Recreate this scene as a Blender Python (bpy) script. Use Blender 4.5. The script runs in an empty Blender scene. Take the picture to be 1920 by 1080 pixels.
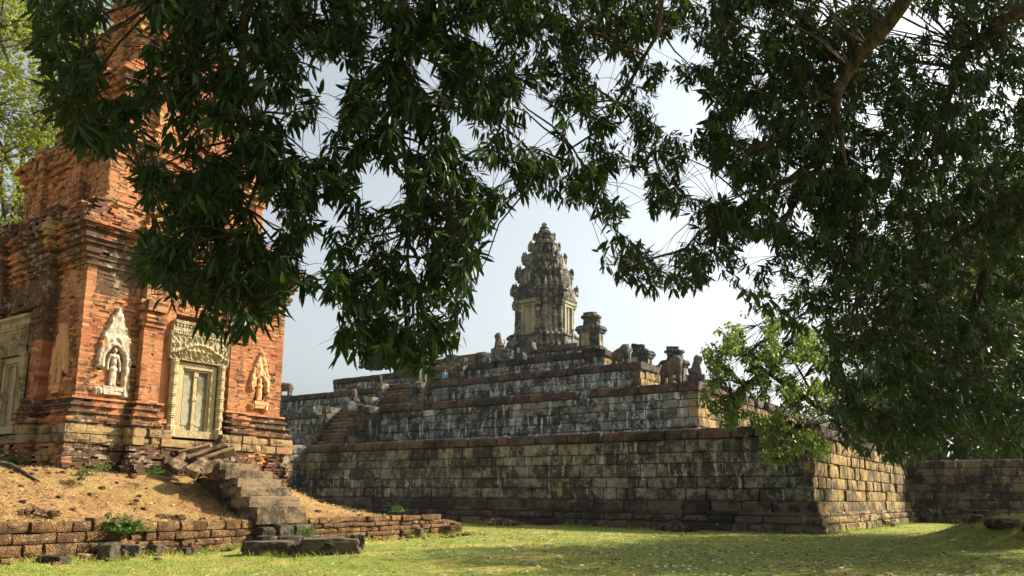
import bpy, math, random
import numpy as np
from mathutils import Vector, Matrix, noise as mnoise

# ------------------------------------------------------------------ camera, sky, sun
sc = bpy.context.scene
H = 1.6
FPX, CYPX, PITCH, ROLL, TH = 1481.1, 686.27, 0.164, 0.009, -0.6143
cR = np.array([1, 0, 0.]); cF = np.array([0, math.cos(PITCH), math.sin(PITCH)]); cU = np.array([0, -math.sin(PITCH), math.cos(PITCH)])
cR, cU = cR*math.cos(ROLL)+cU*math.sin(ROLL), cU*math.cos(ROLL)-cR*math.sin(ROLL)
camd = bpy.data.cameras.new('camera'); camo = bpy.data.objects.new('camera', camd)
sc.collection.objects.link(camo); sc.camera = camo
camo.matrix_world = Matrix(((cR[0], cU[0], -cF[0], 0), (cR[1], cU[1], -cF[1], 0), (cR[2], cU[2], -cF[2], H), (0, 0, 0, 1)))
camd.sensor_width = 36; camd.lens = 36*FPX/1920; camd.shift_y = (CYPX-540)/1920
camd.clip_start = 0.1; camd.clip_end = 6000
EX = np.array([math.cos(TH), math.sin(TH), 0]); EY = np.array([-math.sin(TH), math.cos(TH), 0]); EZ = np.array([0, 0, 1.])
SUN = EY*1.0+EX*0.62+EZ*0.87; SUN /= np.linalg.norm(SUN)
SUN_EL = math.asin(SUN[2]); SUN_AZ = math.atan2(SUN[0], SUN[1])
world = bpy.data.worlds.new('World'); sc.world = world; world.use_nodes = True
wn = world.node_tree.nodes; wl = world.node_tree.links
sky = wn.new('ShaderNodeTexSky'); sky.sky_type = 'NISHITA'; sky.sun_disc = False
sky.sun_elevation = SUN_EL; sky.sun_rotation = SUN_AZ; sky.air_density = 1.0; sky.dust_density = 4.5; sky.ozone_density = 1.0
bg = wn['Background']; bg.inputs[1].default_value = 0.095
hs_ = wn.new('ShaderNodeHueSaturation'); hs_.inputs['Saturation'].default_value = 0.36
tn_ = wn.new('ShaderNodeMix'); tn_.data_type = 'RGBA'; tn_.blend_type = 'MULTIPLY'; tn_.inputs[0].default_value = 1.0; tn_.inputs[7].default_value = (0.955, 1.0, 0.975, 1)
wl.new(sky.outputs[0], hs_.inputs['Color']); wl.new(hs_.outputs[0], tn_.inputs[6]); wl.new(tn_.outputs[2], bg.inputs[0])
sund = bpy.data.lights.new('sun', 'SUN'); sund.energy = 5.0; sund.angle = math.radians(0.53); sund.color = (1.0, 0.87, 0.66)
suno = bpy.data.objects.new('sun', sund); sc.collection.objects.link(suno)
suno.rotation_euler = Vector(-SUN).to_track_quat('-Z', 'Y').to_euler()
sc.view_settings.view_transform = 'Standard'; sc.view_settings.look = 'None'; sc.view_settings.gamma = 1.0
sc.view_settings.exposure = 1.22
sc.cycles.use_denoising = True
HAZE = 0.00012
sc.cycles.max_bounces = 6; sc.cycles.transparent_max_bounces = 4

# ------------------------------------------------------------------ helpers
O3 = np.array([0, 0, H])
def ray(x, y):
    d = cF*FPX+cR*(x-960)-cU*(y-CYPX); return d/d[1]
def G(x, y, z=0.0):
    d = ray(x, y); return O3+d*((z-H)/d[2])
def D(x, y, Y): return O3+ray(x, y)*Y
def proj(P):
    d = np.asarray(P)-O3; w = d@cF
    return 960+FPX*(d@cR)/w, CYPX-FPX*(d@cU)/w
C = sc.collection.objects
rng = random.Random(7); nr = np.random.default_rng(7)

def tag(o, label=None, cat=None, group=None, kind=None):
    if label: o['label'] = label
    if cat: o['category'] = cat
    if group: o['group'] = group
    if kind: o['kind'] = kind
    return o
def empty(name, loc=(0, 0, 0), rz=0.0, parent=None):
    o = bpy.data.objects.new(name, None); C.link(o); o.location = [float(v) for v in loc]; o.rotation_euler = (0, 0, rz)
    o.empty_display_size = 0.2
    if parent: o.parent = parent
    return o
def mesh_np(name, V, quads=None, tris=None, attrs=None, smooth=False, mat_index=None):
    me = bpy.data.meshes.new(name)
    V = np.asarray(V, dtype=np.float32); me.vertices.add(len(V)); me.vertices.foreach_set('co', V.ravel())
    parts = []; starts = []; n = 0
    for F, k in ((quads, 4), (tris, 3)):
        if F is not None and len(F):
            F = np.asarray(F, dtype=np.int32); parts.append(F.ravel()); starts.append(n+np.arange(len(F))*k); n += F.size
    loops = np.concatenate(parts); st = np.concatenate(starts).astype(np.int32)
    me.loops.add(len(loops)); me.loops.foreach_set('vertex_index', loops)
    me.polygons.add(len(st)); me.polygons.foreach_set('loop_start', st)
    me.polygons.foreach_set('use_smooth', np.full(len(st), bool(smooth)))
    if mat_index is not None: me.polygons.foreach_set('material_index', np.asarray(mat_index, dtype=np.int32))
    for k, a in (attrs or {}).items():
        at = me.attributes.new(k, 'FLOAT', 'POINT'); at.data.foreach_set('value', np.asarray(a, dtype=np.float32))
    me.update(calc_edges=True)
    return me
def obj(name, me, mat=None, parent=None, loc=None, rz=None):
    o = bpy.data.objects.new(name, me); C.link(o)
    if mat is not None and len(me.materials) == 0:
        for m in (mat if isinstance(mat, (list, tuple)) else [mat]): me.materials.append(m)
    if parent: o.parent = parent
    if loc is not None: o.location = [float(v) for v in loc]
    if rz is not None: o.rotation_euler = (0, 0, rz)
    return o

class MB:
    """collects simple solids, built as one mesh"""
    def __init__(s): s.V = []; s.Q = []; s.T = []; s.n = 0
    def add(s, V, Q=(), T=()):
        s.V.append(np.asarray(V, float).reshape(-1, 3))
        for q in Q: s.Q.append([i+s.n for i in q])
        for t in T: s.T.append([i+s.n for i in t])
        s.n += len(s.V[-1]); return s
    def box(s, x0, x1, y0, y1, z0, z1, j=0.0, r=rng):
        V = np.array([(x, y, z) for z in (z0, z1) for y in (y0, y1) for x in (x0, x1)], float)
        if j: V += np.array([[r.uniform(-j, j) for _ in range(3)] for _ in range(8)])
        return s.add(V, [(0, 2, 3, 1), (4, 5, 7, 6), (0, 1, 5, 4), (1, 3, 7, 5), (3, 2, 6, 7), (2, 0, 4, 6)])
    def lathe(s, prof, cx=0, cy=0, n=12, jr=0.0, phase=0.0):
        V = []; m = len(prof)
        for r_, z in prof:
            for k in range(n):
                a = phase+2*math.pi*k/n; rr = r_*(1+rng.uniform(-jr, jr)); V.append((cx+rr*math.cos(a), cy+rr*math.sin(a), z))
        Q = [(i*n+k, i*n+(k+1) % n, (i+1)*n+(k+1) % n, (i+1)*n+k) for i in range(m-1) for k in range(n)]
        V += [(cx, cy, prof[0][1]), (cx, cy, prof[-1][1])]
        T = [(m*n, (k+1) % n, k) for k in range(n)]+[(m*n+1, (m-1)*n+k, (m-1)*n+(k+1) % n) for k in range(n)]
        return s.add(V, Q, T)
    def tube(s, pts, rads, n=8, jr=0.0, caps=True):
        P = np.asarray(pts, float); m = len(P); t = np.empty_like(P); t[1:-1] = P[2:]-P[:-2]; t[0] = P[1]-P[0]; t[-1] = P[-1]-P[-2]
        t /= np.sqrt((t*t).sum(1))[:, None]+1e-9; ux, uy, uz = 0.31, 0.17, 0.93
        A = np.stack([t[:, 1]*uz-t[:, 2]*uy, t[:, 2]*ux-t[:, 0]*uz, t[:, 0]*uy-t[:, 1]*ux], 1); A /= np.sqrt((A*A).sum(1))[:, None]+1e-9
        B = np.stack([t[:, 1]*A[:, 2]-t[:, 2]*A[:, 1], t[:, 2]*A[:, 0]-t[:, 0]*A[:, 2], t[:, 0]*A[:, 1]-t[:, 1]*A[:, 0]], 1)
        w = np.arange(n)*(2*math.pi/n); R = np.asarray(rads, float)[:, None]*(1+(nr.random((m, n))*2-1)*jr if jr else np.ones((m, n)))
        V = P[:, None]+A[:, None]*(R*np.cos(w))[..., None]+B[:, None]*(R*np.sin(w))[..., None]; V = V.reshape(-1, 3)
        Q = [(i*n+k, i*n+(k+1) % n, (i+1)*n+(k+1) % n, (i+1)*n+k) for i in range(m-1) for k in range(n)]
        if not caps: return s.add(V, Q)
        V = np.concatenate([V, P[:1], P[-1:]])
        T = [(m*n, (k+1) % n, k) for k in range(n)]+[(m*n+1, (m-1)*n+k, (m-1)*n+(k+1) % n) for k in range(n)]
        return s.add(V, Q, T)
    def prism(s, poly, z0, z1):
        n = len(poly); V = [(x, y, z0) for x, y in poly]+[(x, y, z1) for x, y in poly]+[(0, 0, z1), (0, 0, z0)]
        cx = sum(p[0] for p in poly)/n; cy = sum(p[1] for p in poly)/n; V[2*n] = (cx, cy, z1); V[2*n+1] = (cx, cy, z0)
        Q = [(k, (k+1) % n, n+(k+1) % n, n+k) for k in range(n)]
        T = [(2*n, n+k, n+(k+1) % n) for k in range(n)]+[(2*n+1, (k+1) % n, k) for k in range(n)]
        return s.add(V, Q, T)
    def data(s): return np.concatenate(s.V), s.Q, s.T
    def build(s, name, mat, parent=None, smooth=False, warp=0.0, wscale=3.0, **k):
        V, Q, T = s.data()
        if warp:
            for v in V:
                w = mnoise.noise_vector(Vector(v*wscale)); v += np.array(w)*warp
        return obj(name, mesh_np(name, V, Q, T, smooth=smooth), mat, parent, **k)

def rough_box_mesh(name, seed, n=3, bulge=0.06, j=0.05):
    """unit stone (-1..1) with worn rounded edges"""
    r = random.Random(seed); g = np.linspace(-1, 1, n+1); idx = {}; V = []; Q = []
    def vid(p):
        k = tuple(np.round(p, 4))
        if k not in idx: idx[k] = len(V); V.append(np.array(p, float))
        return idx[k]
    for ax in range(3):
        for sgn in (-1, 1):
            for i in range(n):
                for jj in range(n):
                    q = []
                    for (a, b) in ((i, jj), (i+1, jj), (i+1, jj+1), (i, jj+1)):
                        p = [0, 0, 0]; p[ax] = sgn; p[(ax+1) % 3] = g[a]; p[(ax+2) % 3] = g[b]; q.append(vid(p))
                    Q.append(q if sgn > 0 else q[::-1])
    V = np.array(V); off = np.array([r.uniform(-50, 50) for _ in range(3)])
    ln = np.linalg.norm(V, axis=1, keepdims=True)
    V = V*(1-bulge*np.clip(ln-1.0, 0, 1)*1.6)
    for v in V: v += np.array(mnoise.noise_vector(Vector(v*1.3+off)))*j*2+np.array(mnoise.noise_vector(Vector(v*3.7+off)))*j*0.9
    return mesh_np(name, V, Q)

# templates for masonry pieces: local x along wall, y outward, z up
def stone_template(seed, ch=0.05, j=0.035):
    r = random.Random(seed); g = (-1+ch, -0.36, 0.36, 1-ch); h = (-1+ch*1.5, -0.36, 0.36, 1-ch*1.5)
    corner = lambda i, k: (i in (0, 3)) and (k in (0, 3))
    V = [(g[i]*(0.985 if corner(i, k) else 1)+r.uniform(-j, j)*0.6, (0.93 if (i in (0, 3) or k in (0, 3)) else 1.0)-(0.05 if corner(i, k) else 0)+r.uniform(-j, j)*2.0, h[k]*(0.97 if corner(i, k) else 1)+r.uniform(-j, j)) for k in range(4) for i in range(4)]
    brd = [(i, 0) for i in range(4)]+[(3, 1), (3, 2)]+[(i, 3) for i in (3, 2, 1, 0)]+[(0, 2), (0, 1)]
    gm = (-1, -0.36, 0.36, 1)
    V += [(gm[i], 0.70, gm[k]) for i, k in brd]+[(gm[i], -1.0, gm[k]) for i, k in brd]
    Q = [(k*4+i, k*4+i+1, k*4+i+5, k*4+i+4) for k in range(3) for i in range(3)]
    for a_ in range(12):
        b_ = (a_+1) % 12; fa, fb_ = brd[a_][1]*4+brd[a_][0], brd[b_][1]*4+brd[b_][0]
        Q += [(16+a_, 16+b_, fb_, fa), (28+a_, 28+b_, 16+b_, 16+a_)]
    return np.array(V, float), np.array(Q), np.zeros((0, 3), int)
def brick_template(seed, j=0.03):
    r = random.Random(seed)
    V = np.array([(x, y, z) for y in (-1, 1) for z in (-1, 1) for x in (-1, 1)], float)
    V += np.array([[r.uniform(-j*.5, j*.5), r.uniform(-j*1.2, j*1.2), r.uniform(-j, j)] for _ in range(8)])
    Q = [(4, 5, 7, 6), (0, 1, 5, 4), (2, 6, 7, 3), (0, 4, 6, 2), (1, 3, 7, 5)]
    return V, np.array(Q), np.zeros((0, 3), int)
STONES = [stone_template(i) for i in range(10)]
BRICKS = [brick_template(i) for i in range(8)]
class Blocks:
    def __init__(s, templates): s.t = templates; s.c = []; s.a = []; s.h = []; s.rnd = []; s.tone = []; s.var = []; s.cls = []
    def add(s, c, tan, h, tone=0.0, cls=0, yaw=0.0, tilt=0.0):
        t = np.array([tan[0], tan[1], 0.0]); n = np.array([tan[1], -tan[0], 0.0])
        if yaw: t, n = t*math.cos(yaw)+n*math.sin(yaw), n*math.cos(yaw)-t*math.sin(yaw)
        u = np.array([0, 0, 1.0])
        if tilt: t, u = t*math.cos(tilt)+u*math.sin(tilt), u*math.cos(tilt)-t*math.sin(tilt)
        s.c.append(c); s.a.append(np.stack([t*h[0], n*h[1], u*h[2]], axis=0)); s.h.append(h)
        s.rnd.append(rng.random()); s.tone.append(tone); s.var.append(rng.randrange(len(s.t))); s.cls.append(cls)
    def merged(s, name, idx, mat, parent):
        idx = np.asarray(idx)
        if len(idx) == 0: return None
        Cn = np.array(s.c)[idx]; A = np.array(s.a)[idx]; var = np.array(s.var)[idx]; rd = np.array(s.rnd)[idx]; tn = np.array(s.tone)[idx]
        VV = []; QQ = []; TT = []; R1 = []; R2 = []; n = 0
        for v, (V, Q, T) in enumerate(s.t):
            m = np.where(var == v)[0]
            if len(m) == 0: continue
            P = np.einsum('vk,bkj->bvj', V, A[m])+Cn[m][:, None, :]
            k = len(V); base = n+np.arange(len(m))*k
            VV.append(P.reshape(-1, 3)); QQ.append((Q[None]+base[:, None, None]).reshape(-1, 4))
            if len(T): TT.append((T[None]+base[:, None, None]).reshape(-1, 3))
            R1.append(np.repeat(rd[m], k)); R2.append(np.repeat(tn[m], k)); n += k*len(m)
        me = mesh_np(name, np.concatenate(VV), np.concatenate(QQ), np.concatenate(TT) if TT else None,
                     {'rnd': np.concatenate(R1), 'tone': np.concatenate(R2)})
        o = obj(name, me, mat, parent); o['kind'] = 'stuff'; return o
    def objects(s, name, idx, mat, parent):
        key = '_m_'+mat.name
        if not hasattr(s, key):
            ms = []
            for v, (V, Q, T) in enumerate(s.t):
                me = mesh_np(name, V, Q, T if len(T) else None, {'rnd': np.zeros(len(V)), 'tone': np.zeros(len(V))}); me.materials.append(mat); ms.append(me)
            setattr(s, key, ms)
        ms = getattr(s, key)
        for i in idx:
            o = bpy.data.objects.new(name, ms[s.var[i]]); C.link(o); o.parent = parent
            A = s.a[i]; c = s.c[i]
            o.matrix_local = Matrix(((A[0][0], A[1][0], A[2][0], c[0]), (A[0][1], A[1][1], A[2][1], c[1]), (A[0][2], A[1][2], A[2][2], c[2]), (0, 0, 0, 1)))
def course(bs, p0, p1, z0, z1, out=0.0, depth=0.5, lm=1.0, lj=0.4, gap=0.006, push=0.02, tone=None, cls=0, skip=None, yaw=0.008, tilt=0.004, miss=0.0, warpf=None, grow=0.0, outl=0.0):
    p0 = np.asarray(p0, float); p1 = np.asarray(p1, float); t = p1-p0; Ln = np.linalg.norm(t)
    if Ln < 0.03: return
    t = t/Ln; n = np.array([t[1], -t[0]])
    ls = []; s = 0
    while s < Ln:
        l = lm*(1+rng.uniform(-lj, lj)); ls.append(l); s += l
    if len(ls) > 1 and s-Ln > ls[-1]*0.5: ls.pop(); s = sum(ls)
    k = Ln/s; x = 0.0
    for l in ls:
        l *= k
        if rng.random() >= miss:
            m = p0+t*(x+l/2); pu = out+rng.gauss(0, push)-(rng.uniform(0.01, 0.04) if outl and rng.random() < outl else 0)
            if warpf is not None: pu += warpf(m, (z0+z1)/2)
            c = np.array([*(m+n*(pu-depth/2)), (z0+z1)/2+rng.uniform(-gap, gap)*0.5])
            if skip is None or not skip(m, (z0+z1)/2, l):
                tn = tone(m, (z0+z1)/2) if callable(tone) else (tone or 0.0)
                bs.add(c, t, (l/2-gap+grow, depth/2, (z1-z0)/2-gap), tn, cls, rng.gauss(0, yaw), rng.gauss(0, tilt))
        x += l
def offset_poly(P, o):
    """offset an axis-aligned CCW polygon outwards by o"""
    n = len(P); out = []
    for i in range(n):
        a, b, c = np.array(P[i-1]), np.array(P[i]), np.array(P[(i+1) % n])
        t1 = (b-a)/np.linalg.norm(b-a); t2 = (c-b)/np.linalg.norm(c-b)
        n1 = np.array([t1[1], -t1[0]]); n2 = np.array([t2[1], -t2[0]]); out.append(b+o*(n1+n2))
    return out

# continuous carved bodies: union of ellipsoids and capsules, remeshed into one skin
def _sph(c, r, n=14, m=8):
    V = []; F = []
    for i in range(m+1):
        a = math.pi*i/m
        for k in range(n):
            b = 2*math.pi*k/n; V.append((c[0]+r[0]*math.sin(a)*math.cos(b), c[1]+r[1]*math.sin(a)*math.sin(b), c[2]-r[2]*math.cos(a)))
    for i in range(m):
        for k in range(n): F.append((i*n+k, i*n+(k+1) % n, (i+1)*n+(k+1) % n, (i+1)*n+k))
    return V, F
def blob(name, ells, caps, voxel, smooth_it=3):
    mb = MB()
    for c, r in ells:
        V, F = _sph(c, r); mb.add(V, F)
    for pts, rads in caps:
        mb.tube(pts, rads, 10)
        for p, r_ in zip(pts, rads):
            V, F = _sph(p, (r_, r_, r_), 10, 6); mb.add(V, F)
    V, Q, T = mb.data(); me = mesh_np('tmp', V, Q, T); o = bpy.data.objects.new('tmp', me); C.link(o)
    md = o.modifiers.new('r', 'REMESH'); md.mode = 'VOXEL'; md.voxel_size = voxel; md.use_smooth_shade = True
    ms = o.modifiers.new('s', 'SMOOTH'); ms.iterations = smooth_it; ms.factor = 0.5
    dg = bpy.context.evaluated_depsgraph_get(); ev = o.evaluated_get(dg)
    out = bpy.data.meshes.new_from_object(ev); out.name = name
    bpy.data.objects.remove(o); bpy.data.meshes.remove(me)
    return out

# ------------------------------------------------------------------ materials
class NT:
    def __init__(s, name):
        s.m = bpy.data.materials.new(name); s.m.use_nodes = True; s.t = s.m.node_tree; s.b = s.t.nodes['Principled BSDF']; s.out = s.t.nodes['Material Output']
        s.pos = s.t.nodes.new('ShaderNodeNewGeometry').outputs['Position']
    def n(s, ty, **k):
        x = s.t.nodes.new(ty)
        for a, v in k.items(): setattr(x, a, v)
        return x
    def L(s, a, b): s.t.links.new(a, b)
    def put(s, sock, v):
        if isinstance(v, bpy.types.NodeSocket): s.L(v, sock)
        elif isinstance(v, (tuple, list)) and len(v) == 3 and sock.type == 'RGBA': sock.default_value = (*v, 1)
        else: sock.default_value = v
    def scaled(s, sx, sy, sz, vec=None):
        m = s.n('ShaderNodeMapping'); s.L(vec or s.pos, m.inputs[0]); m.inputs['Scale'].default_value = (sx, sy, sz)
        m.inputs['Rotation'].default_value = (0, 0, 0); return m.outputs[0]
    def noise(s, scale, detail=4, rough=0.6, vec=None, dist=0.0):
        x = s.n('ShaderNodeTexNoise'); x.inputs['Scale'].default_value = scale; x.inputs['Detail'].default_value = detail
        x.inputs['Roughness'].default_value = rough; x.inputs['Distortion'].default_value = dist; s.L(vec or s.pos, x.inputs['Vector']); return x.outputs['Fac']
    def vor(s, scale, vec=None, feat='F1'):
        x = s.n('ShaderNodeTexVoronoi', feature=feat); x.inputs['Scale'].default_value = scale; s.L(vec or s.pos, x.inputs['Vector']); return x.outputs['Distance']
    def ramp(s, v, a, b):
        x = s.n('ShaderNodeMapRange'); x.interpolation_type = 'SMOOTHSTEP'; s.put(x.inputs[0], v); x.inputs[1].default_value = a; x.inputs[2].default_value = b; return x.outputs[0]
    def math(s, op, a, b=0.0):
        x = s.n('ShaderNodeMath', operation=op); s.put(x.inputs[0], a); s.put(x.inputs[1], b); return x.outputs[0]
    def mix(s, f, a, b):
        x = s.n('ShaderNodeMix', data_type='RGBA'); s.put(x.inputs[0], f); s.put(x.inputs[6], a); s.put(x.inputs[7], b); return x.outputs[2]
    def rnd(s):
        a = s.n('ShaderNodeAttribute', attribute_name='rnd').outputs['Fac']; o = s.n('ShaderNodeObjectInfo').outputs['Random']
        return s.math('FRACT', s.math('ADD', a, o))
    def tone(s): return s.n('ShaderNodeAttribute', attribute_name='tone').outputs['Fac']
    def rnd2(s, r, k): return s.math('FRACT', s.math('MULTIPLY', r, k))
    def done(s, col, rough=0.9, bump=None, bs=0.3, bd=0.02, spec=0.25):
        s.put(s.b.inputs['Base Color'], col); s.put(s.b.inputs['Roughness'], rough); s.b.inputs['Specular IOR Level'].default_value = spec
        if bump is not None:
            b = s.n('ShaderNodeBump'); b.inputs['Strength'].default_value = bs; b.inputs['Distance'].default_value = bd
            s.L(bump, b.inputs['Height']); s.L(b.outputs[0], s.b.inputs['Normal'])
        return s.m

def sandstone(name, dark, mid, pale, tan, streak=0.55, tanv=0.7, speck=0.0, darkness=0.5, pscale=1.0):
    t = NT(name); r = t.rnd(); r2 = t.rnd2(r, 7.31); r3 = t.rnd2(r, 13.7)
    big = t.noise(0.55*pscale, 5, 0.62); med = t.noise(2.6*pscale, 5, 0.65)
    st = t.noise(1.0, 6, 0.68, t.scaled(2.8*pscale, 2.8*pscale, 0.55*pscale)); fine = t.noise(22, 4, 0.7); mot = t.noise(9*pscale, 5, 0.75)
    k = t.math('ADD', t.math('MULTIPLY', med, 0.8), t.math('ADD', t.math('MULTIPLY', big, 0.9), t.math('MULTIPLY', r, 0.19)))
    k = t.math('ADD', k, t.math('MULTIPLY', mot, 0.5))
    c = t.mix(t.ramp(k, darkness+0.56, darkness+0.82), dark, mid)
    tm = t.ramp(t.math('ADD', t.math('MULTIPLY', med, 0.7), t.math('MULTIPLY', r2, 0.34)), tanv-0.07, tanv+0.05)
    c = t.mix(tm, c, tan)
    pm = t.ramp(t.math('ADD', t.math('ADD', st, t.math('MULTIPLY', r3, 0.08)), t.math('MULTIPLY', t.math('SUBTRACT', mot, 0.5), 0.5)), streak+0.02, streak+0.11)
    c = t.mix(t.math('MULTIPLY', pm, 0.85), c, pale)
    if speck:
        sp = t.ramp(t.noise(7.5, 4, 0.7), 0.60, 0.66); sp2 = t.ramp(t.noise(1.1, 3, 0.6), 0.42, 0.58)
        c = t.mix(t.math('MULTIPLY', t.math('MULTIPLY', sp, sp2), speck), c, (0.50, 0.50, 0.44))
    c = t.mix(t.math('MULTIPLY', t.ramp(fine, 0.5, 0.8), 0.35), c, dark)
    h = t.math('ADD', t.math('MULTIPLY', fine, 0.4), t.math('ADD', mot, med))
    return t.done(c, 0.92, h, 0.8, 0.05)
M = {}
M['sand_low'] = sandstone('dark_sandstone', (0.044, 0.042, 0.032), (0.245, 0.230, 0.185), (0.50, 0.48, 0.41), (0.36, 0.25, 0.14), 0.60, 0.76, 1.0, 0.55)
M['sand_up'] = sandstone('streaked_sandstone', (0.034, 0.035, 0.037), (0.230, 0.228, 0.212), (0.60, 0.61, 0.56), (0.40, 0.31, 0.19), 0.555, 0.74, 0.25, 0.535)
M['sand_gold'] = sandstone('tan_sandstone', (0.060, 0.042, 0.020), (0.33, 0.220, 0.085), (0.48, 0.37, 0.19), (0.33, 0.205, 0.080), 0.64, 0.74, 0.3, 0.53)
M['plinth_dark'] = sandstone('plinth_sandstone', (0.032, 0.026, 0.023), (0.130, 0.105, 0.078), (0.34, 0.32, 0.27), (0.17, 0.115, 0.07), 0.68, 0.84, 0.35, 0.53)
M['tread'] = sandstone('tread_sandstone', (0.055, 0.040, 0.026), (0.225, 0.160, 0.095), (0.36, 0.28, 0.18), (0.27, 0.175, 0.09), 0.66, 0.80, 0.2, 0.47, 1.3)
M['coping'] = sandstone('coping_sandstone', (0.030, 0.022, 0.020), (0.122, 0.080, 0.062), (0.28, 0.23, 0.19), (0.20, 0.105, 0.07), 0.70, 0.86, 0.2, 0.50)
M['tower_stone'] = sandstone('tower_sandstone', (0.035, 0.036, 0.038), (0.20, 0.185, 0.145), (0.42, 0.40, 0.32), (0.40, 0.31, 0.18), 0.60, 0.70, 0.0, 0.50, 0.8)
M['tower_black'] = sandstone('blackened_sandstone', (0.028, 0.028, 0.029), (0.185, 0.172, 0.140), (0.42, 0.40, 0.33), (0.31, 0.245, 0.155), 0.60, 0.80, 0.0, 0.53, 0.8)
M['shrine'] = sandstone('shrine_sandstone', (0.026, 0.027, 0.029), (0.11, 0.11, 0.10), (0.36, 0.35, 0.29), (0.30, 0.24, 0.15), 0.66, 0.84, 0.0, 0.52)
M['statue'] = sandstone('statue_sandstone', (0.035, 0.030, 0.027), (0.125, 0.095, 0.075), (0.36, 0.31, 0.24), (0.26, 0.19, 0.13), 0.66, 0.80, 0.0, 0.50)
M['pale_sand'] = sandstone('pale_sandstone', (0.17, 0.130, 0.07), (0.43, 0.345, 0.195), (0.52, 0.45, 0.31), (0.40, 0.26, 0.11), 0.60, 0.74, 0.0, 0.36, 1.4)
M['door_panel'] = sandstone('door_sandstone', (0.14, 0.135, 0.09), (0.32, 0.295, 0.21), (0.42, 0.40, 0.31), (0.33, 0.25, 0.13), 0.62, 0.76, 0.0, 0.40, 1.2)
M['carved'] = sandstone('carved_sandstone', (0.17, 0.13, 0.075), (0.40, 0.33, 0.20), (0.50, 0.44, 0.31), (0.36, 0.26, 0.13), 0.62, 0.74, 0.0, 0.36, 1.6)
M['step_stone'] = sandstone('step_sandstone', (0.050, 0.034, 0.020), (0.27, 0.180, 0.095), (0.42, 0.33, 0.20), (0.32, 0.185, 0.085), 0.63, 0.76, 0.4, 0.50, 1.5)
M['cheek'] = sandstone('cheek_sandstone', (0.030, 0.028, 0.026), (0.19, 0.165, 0.125), (0.42, 0.40, 0.33), (0.34, 0.23, 0.13), 0.60, 0.74, 0.2, 0.54)
M['rock'] = sandstone('mossy_rock', (0.024, 0.021, 0.015), (0.105, 0.085, 0.055), (0.26, 0.22, 0.15), (0.22, 0.14, 0.07), 0.70, 0.80, 0.0, 0.52, 1.6)

def plaster():
    t = NT('weathered_plaster'); a = t.noise(3.5, 5, 0.7); b = t.noise(12, 4, 0.7)
    c = t.mix(t.ramp(a, 0.40, 0.62), (0.38, 0.30, 0.22), (0.50, 0.44, 0.36)); c = t.mix(t.ramp(b, 0.58, 0.72), c, (0.13, 0.11, 0.09))
    c = t.mix(t.ramp(t.noise(2.0, 4, 0.6), 0.54, 0.66), c, (0.44, 0.22, 0.11))
    return t.done(c, 0.95, t.math('ADD', a, b), 0.7, 0.04)
M['plaster'] = plaster()
M['plinth'] = sandstone('plinth_stone', (0.085, 0.055, 0.028), (0.33, 0.225, 0.11), (0.42, 0.33, 0.20), (0.33, 0.17, 0.075), 0.66, 0.70, 0.0, 0.44, 1.6)
def brick_mat():
    t = NT('old_brick'); r = t.rnd(); r2 = t.rnd2(r, 5.77); r3 = t.rnd2(r, 17.3); tn = t.tone()
    med = t.noise(1.5, 5, 0.65); fine = t.noise(28, 4, 0.7); mot = t.noise(7, 4, 0.7); big = t.noise(0.33, 4, 0.6)
    st = t.noise(1.0, 5, 0.65, t.scaled(2.2, 2.2, 0.45))
    c = t.mix(r, (0.265, 0.088, 0.042), (0.430, 0.185, 0.080)); c = t.mix(t.math('MULTIPLY', t.ramp(r2, 0.72, 0.95), 0.85), c, (0.22, 0.055, 0.030))
    c = t.mix(t.math('MULTIPLY', t.ramp(r3, 0.82, 0.97), 0.8), c, (0.52, 0.31, 0.15)); c = t.mix(t.math('MULTIPLY', t.ramp(big, 0.46, 0.62), 0.5), c, (0.46, 0.235, 0.105))
    c = t.mix(t.math('MULTIPLY', t.ramp(mot, 0.50, 0.75), 0.45), c, (0.27, 0.095, 0.045))
    # lichen stains; tone 1 = tan course, tone 2 = blackened and lichened brick
    tb = t.ramp(tn, 1.05, 2.0); ta = t.math('MULTIPLY', t.ramp(tn, 0.85, 1.0), t.math('SUBTRACT', 1.0, t.ramp(tn, 1.0, 1.1)))
    c = t.mix(t.math('MULTIPLY', ta, 0.75), c, t.mix(med, (0.30, 0.195, 0.085), (0.44, 0.31, 0.14)))
    lk = t.math('ADD', t.math('ADD', t.math('MULTIPLY', st, 0.75), t.math('MULTIPLY', mot, 0.45)), t.math('MULTIPLY', r2, 0.16))
    lk = t.math('ADD', lk, t.math('MULTIPLY', tb, 0.34))
    c = t.mix(t.math('MULTIPLY', t.ramp(lk, 0.68, 0.84), 0.85), c, (0.050, 0.038, 0.026))
    wl_ = t.math('ADD', t.math('MULTIPLY', t.noise(3.3, 5, 0.7), 0.8), t.math('MULTIPLY', tb, 0.13))
    c = t.mix(t.math('MULTIPLY', t.ramp(wl_, 0.545, 0.62), 0.6), c, (0.47, 0.39, 0.28))
    return t.done(c, 0.93, t.math('ADD', fine, mot), 0.45, 0.02)
M['brick'] = brick_mat()
def brick_core():
    t = NT('brick_core'); c = t.mix(t.noise(5, 4, 0.7), (0.10, 0.045, 0.024), (0.24, 0.10, 0.05)); return t.done(c, 0.95, t.noise(9), 0.6, 0.05)
M['brick_core'] = brick_core()
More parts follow.
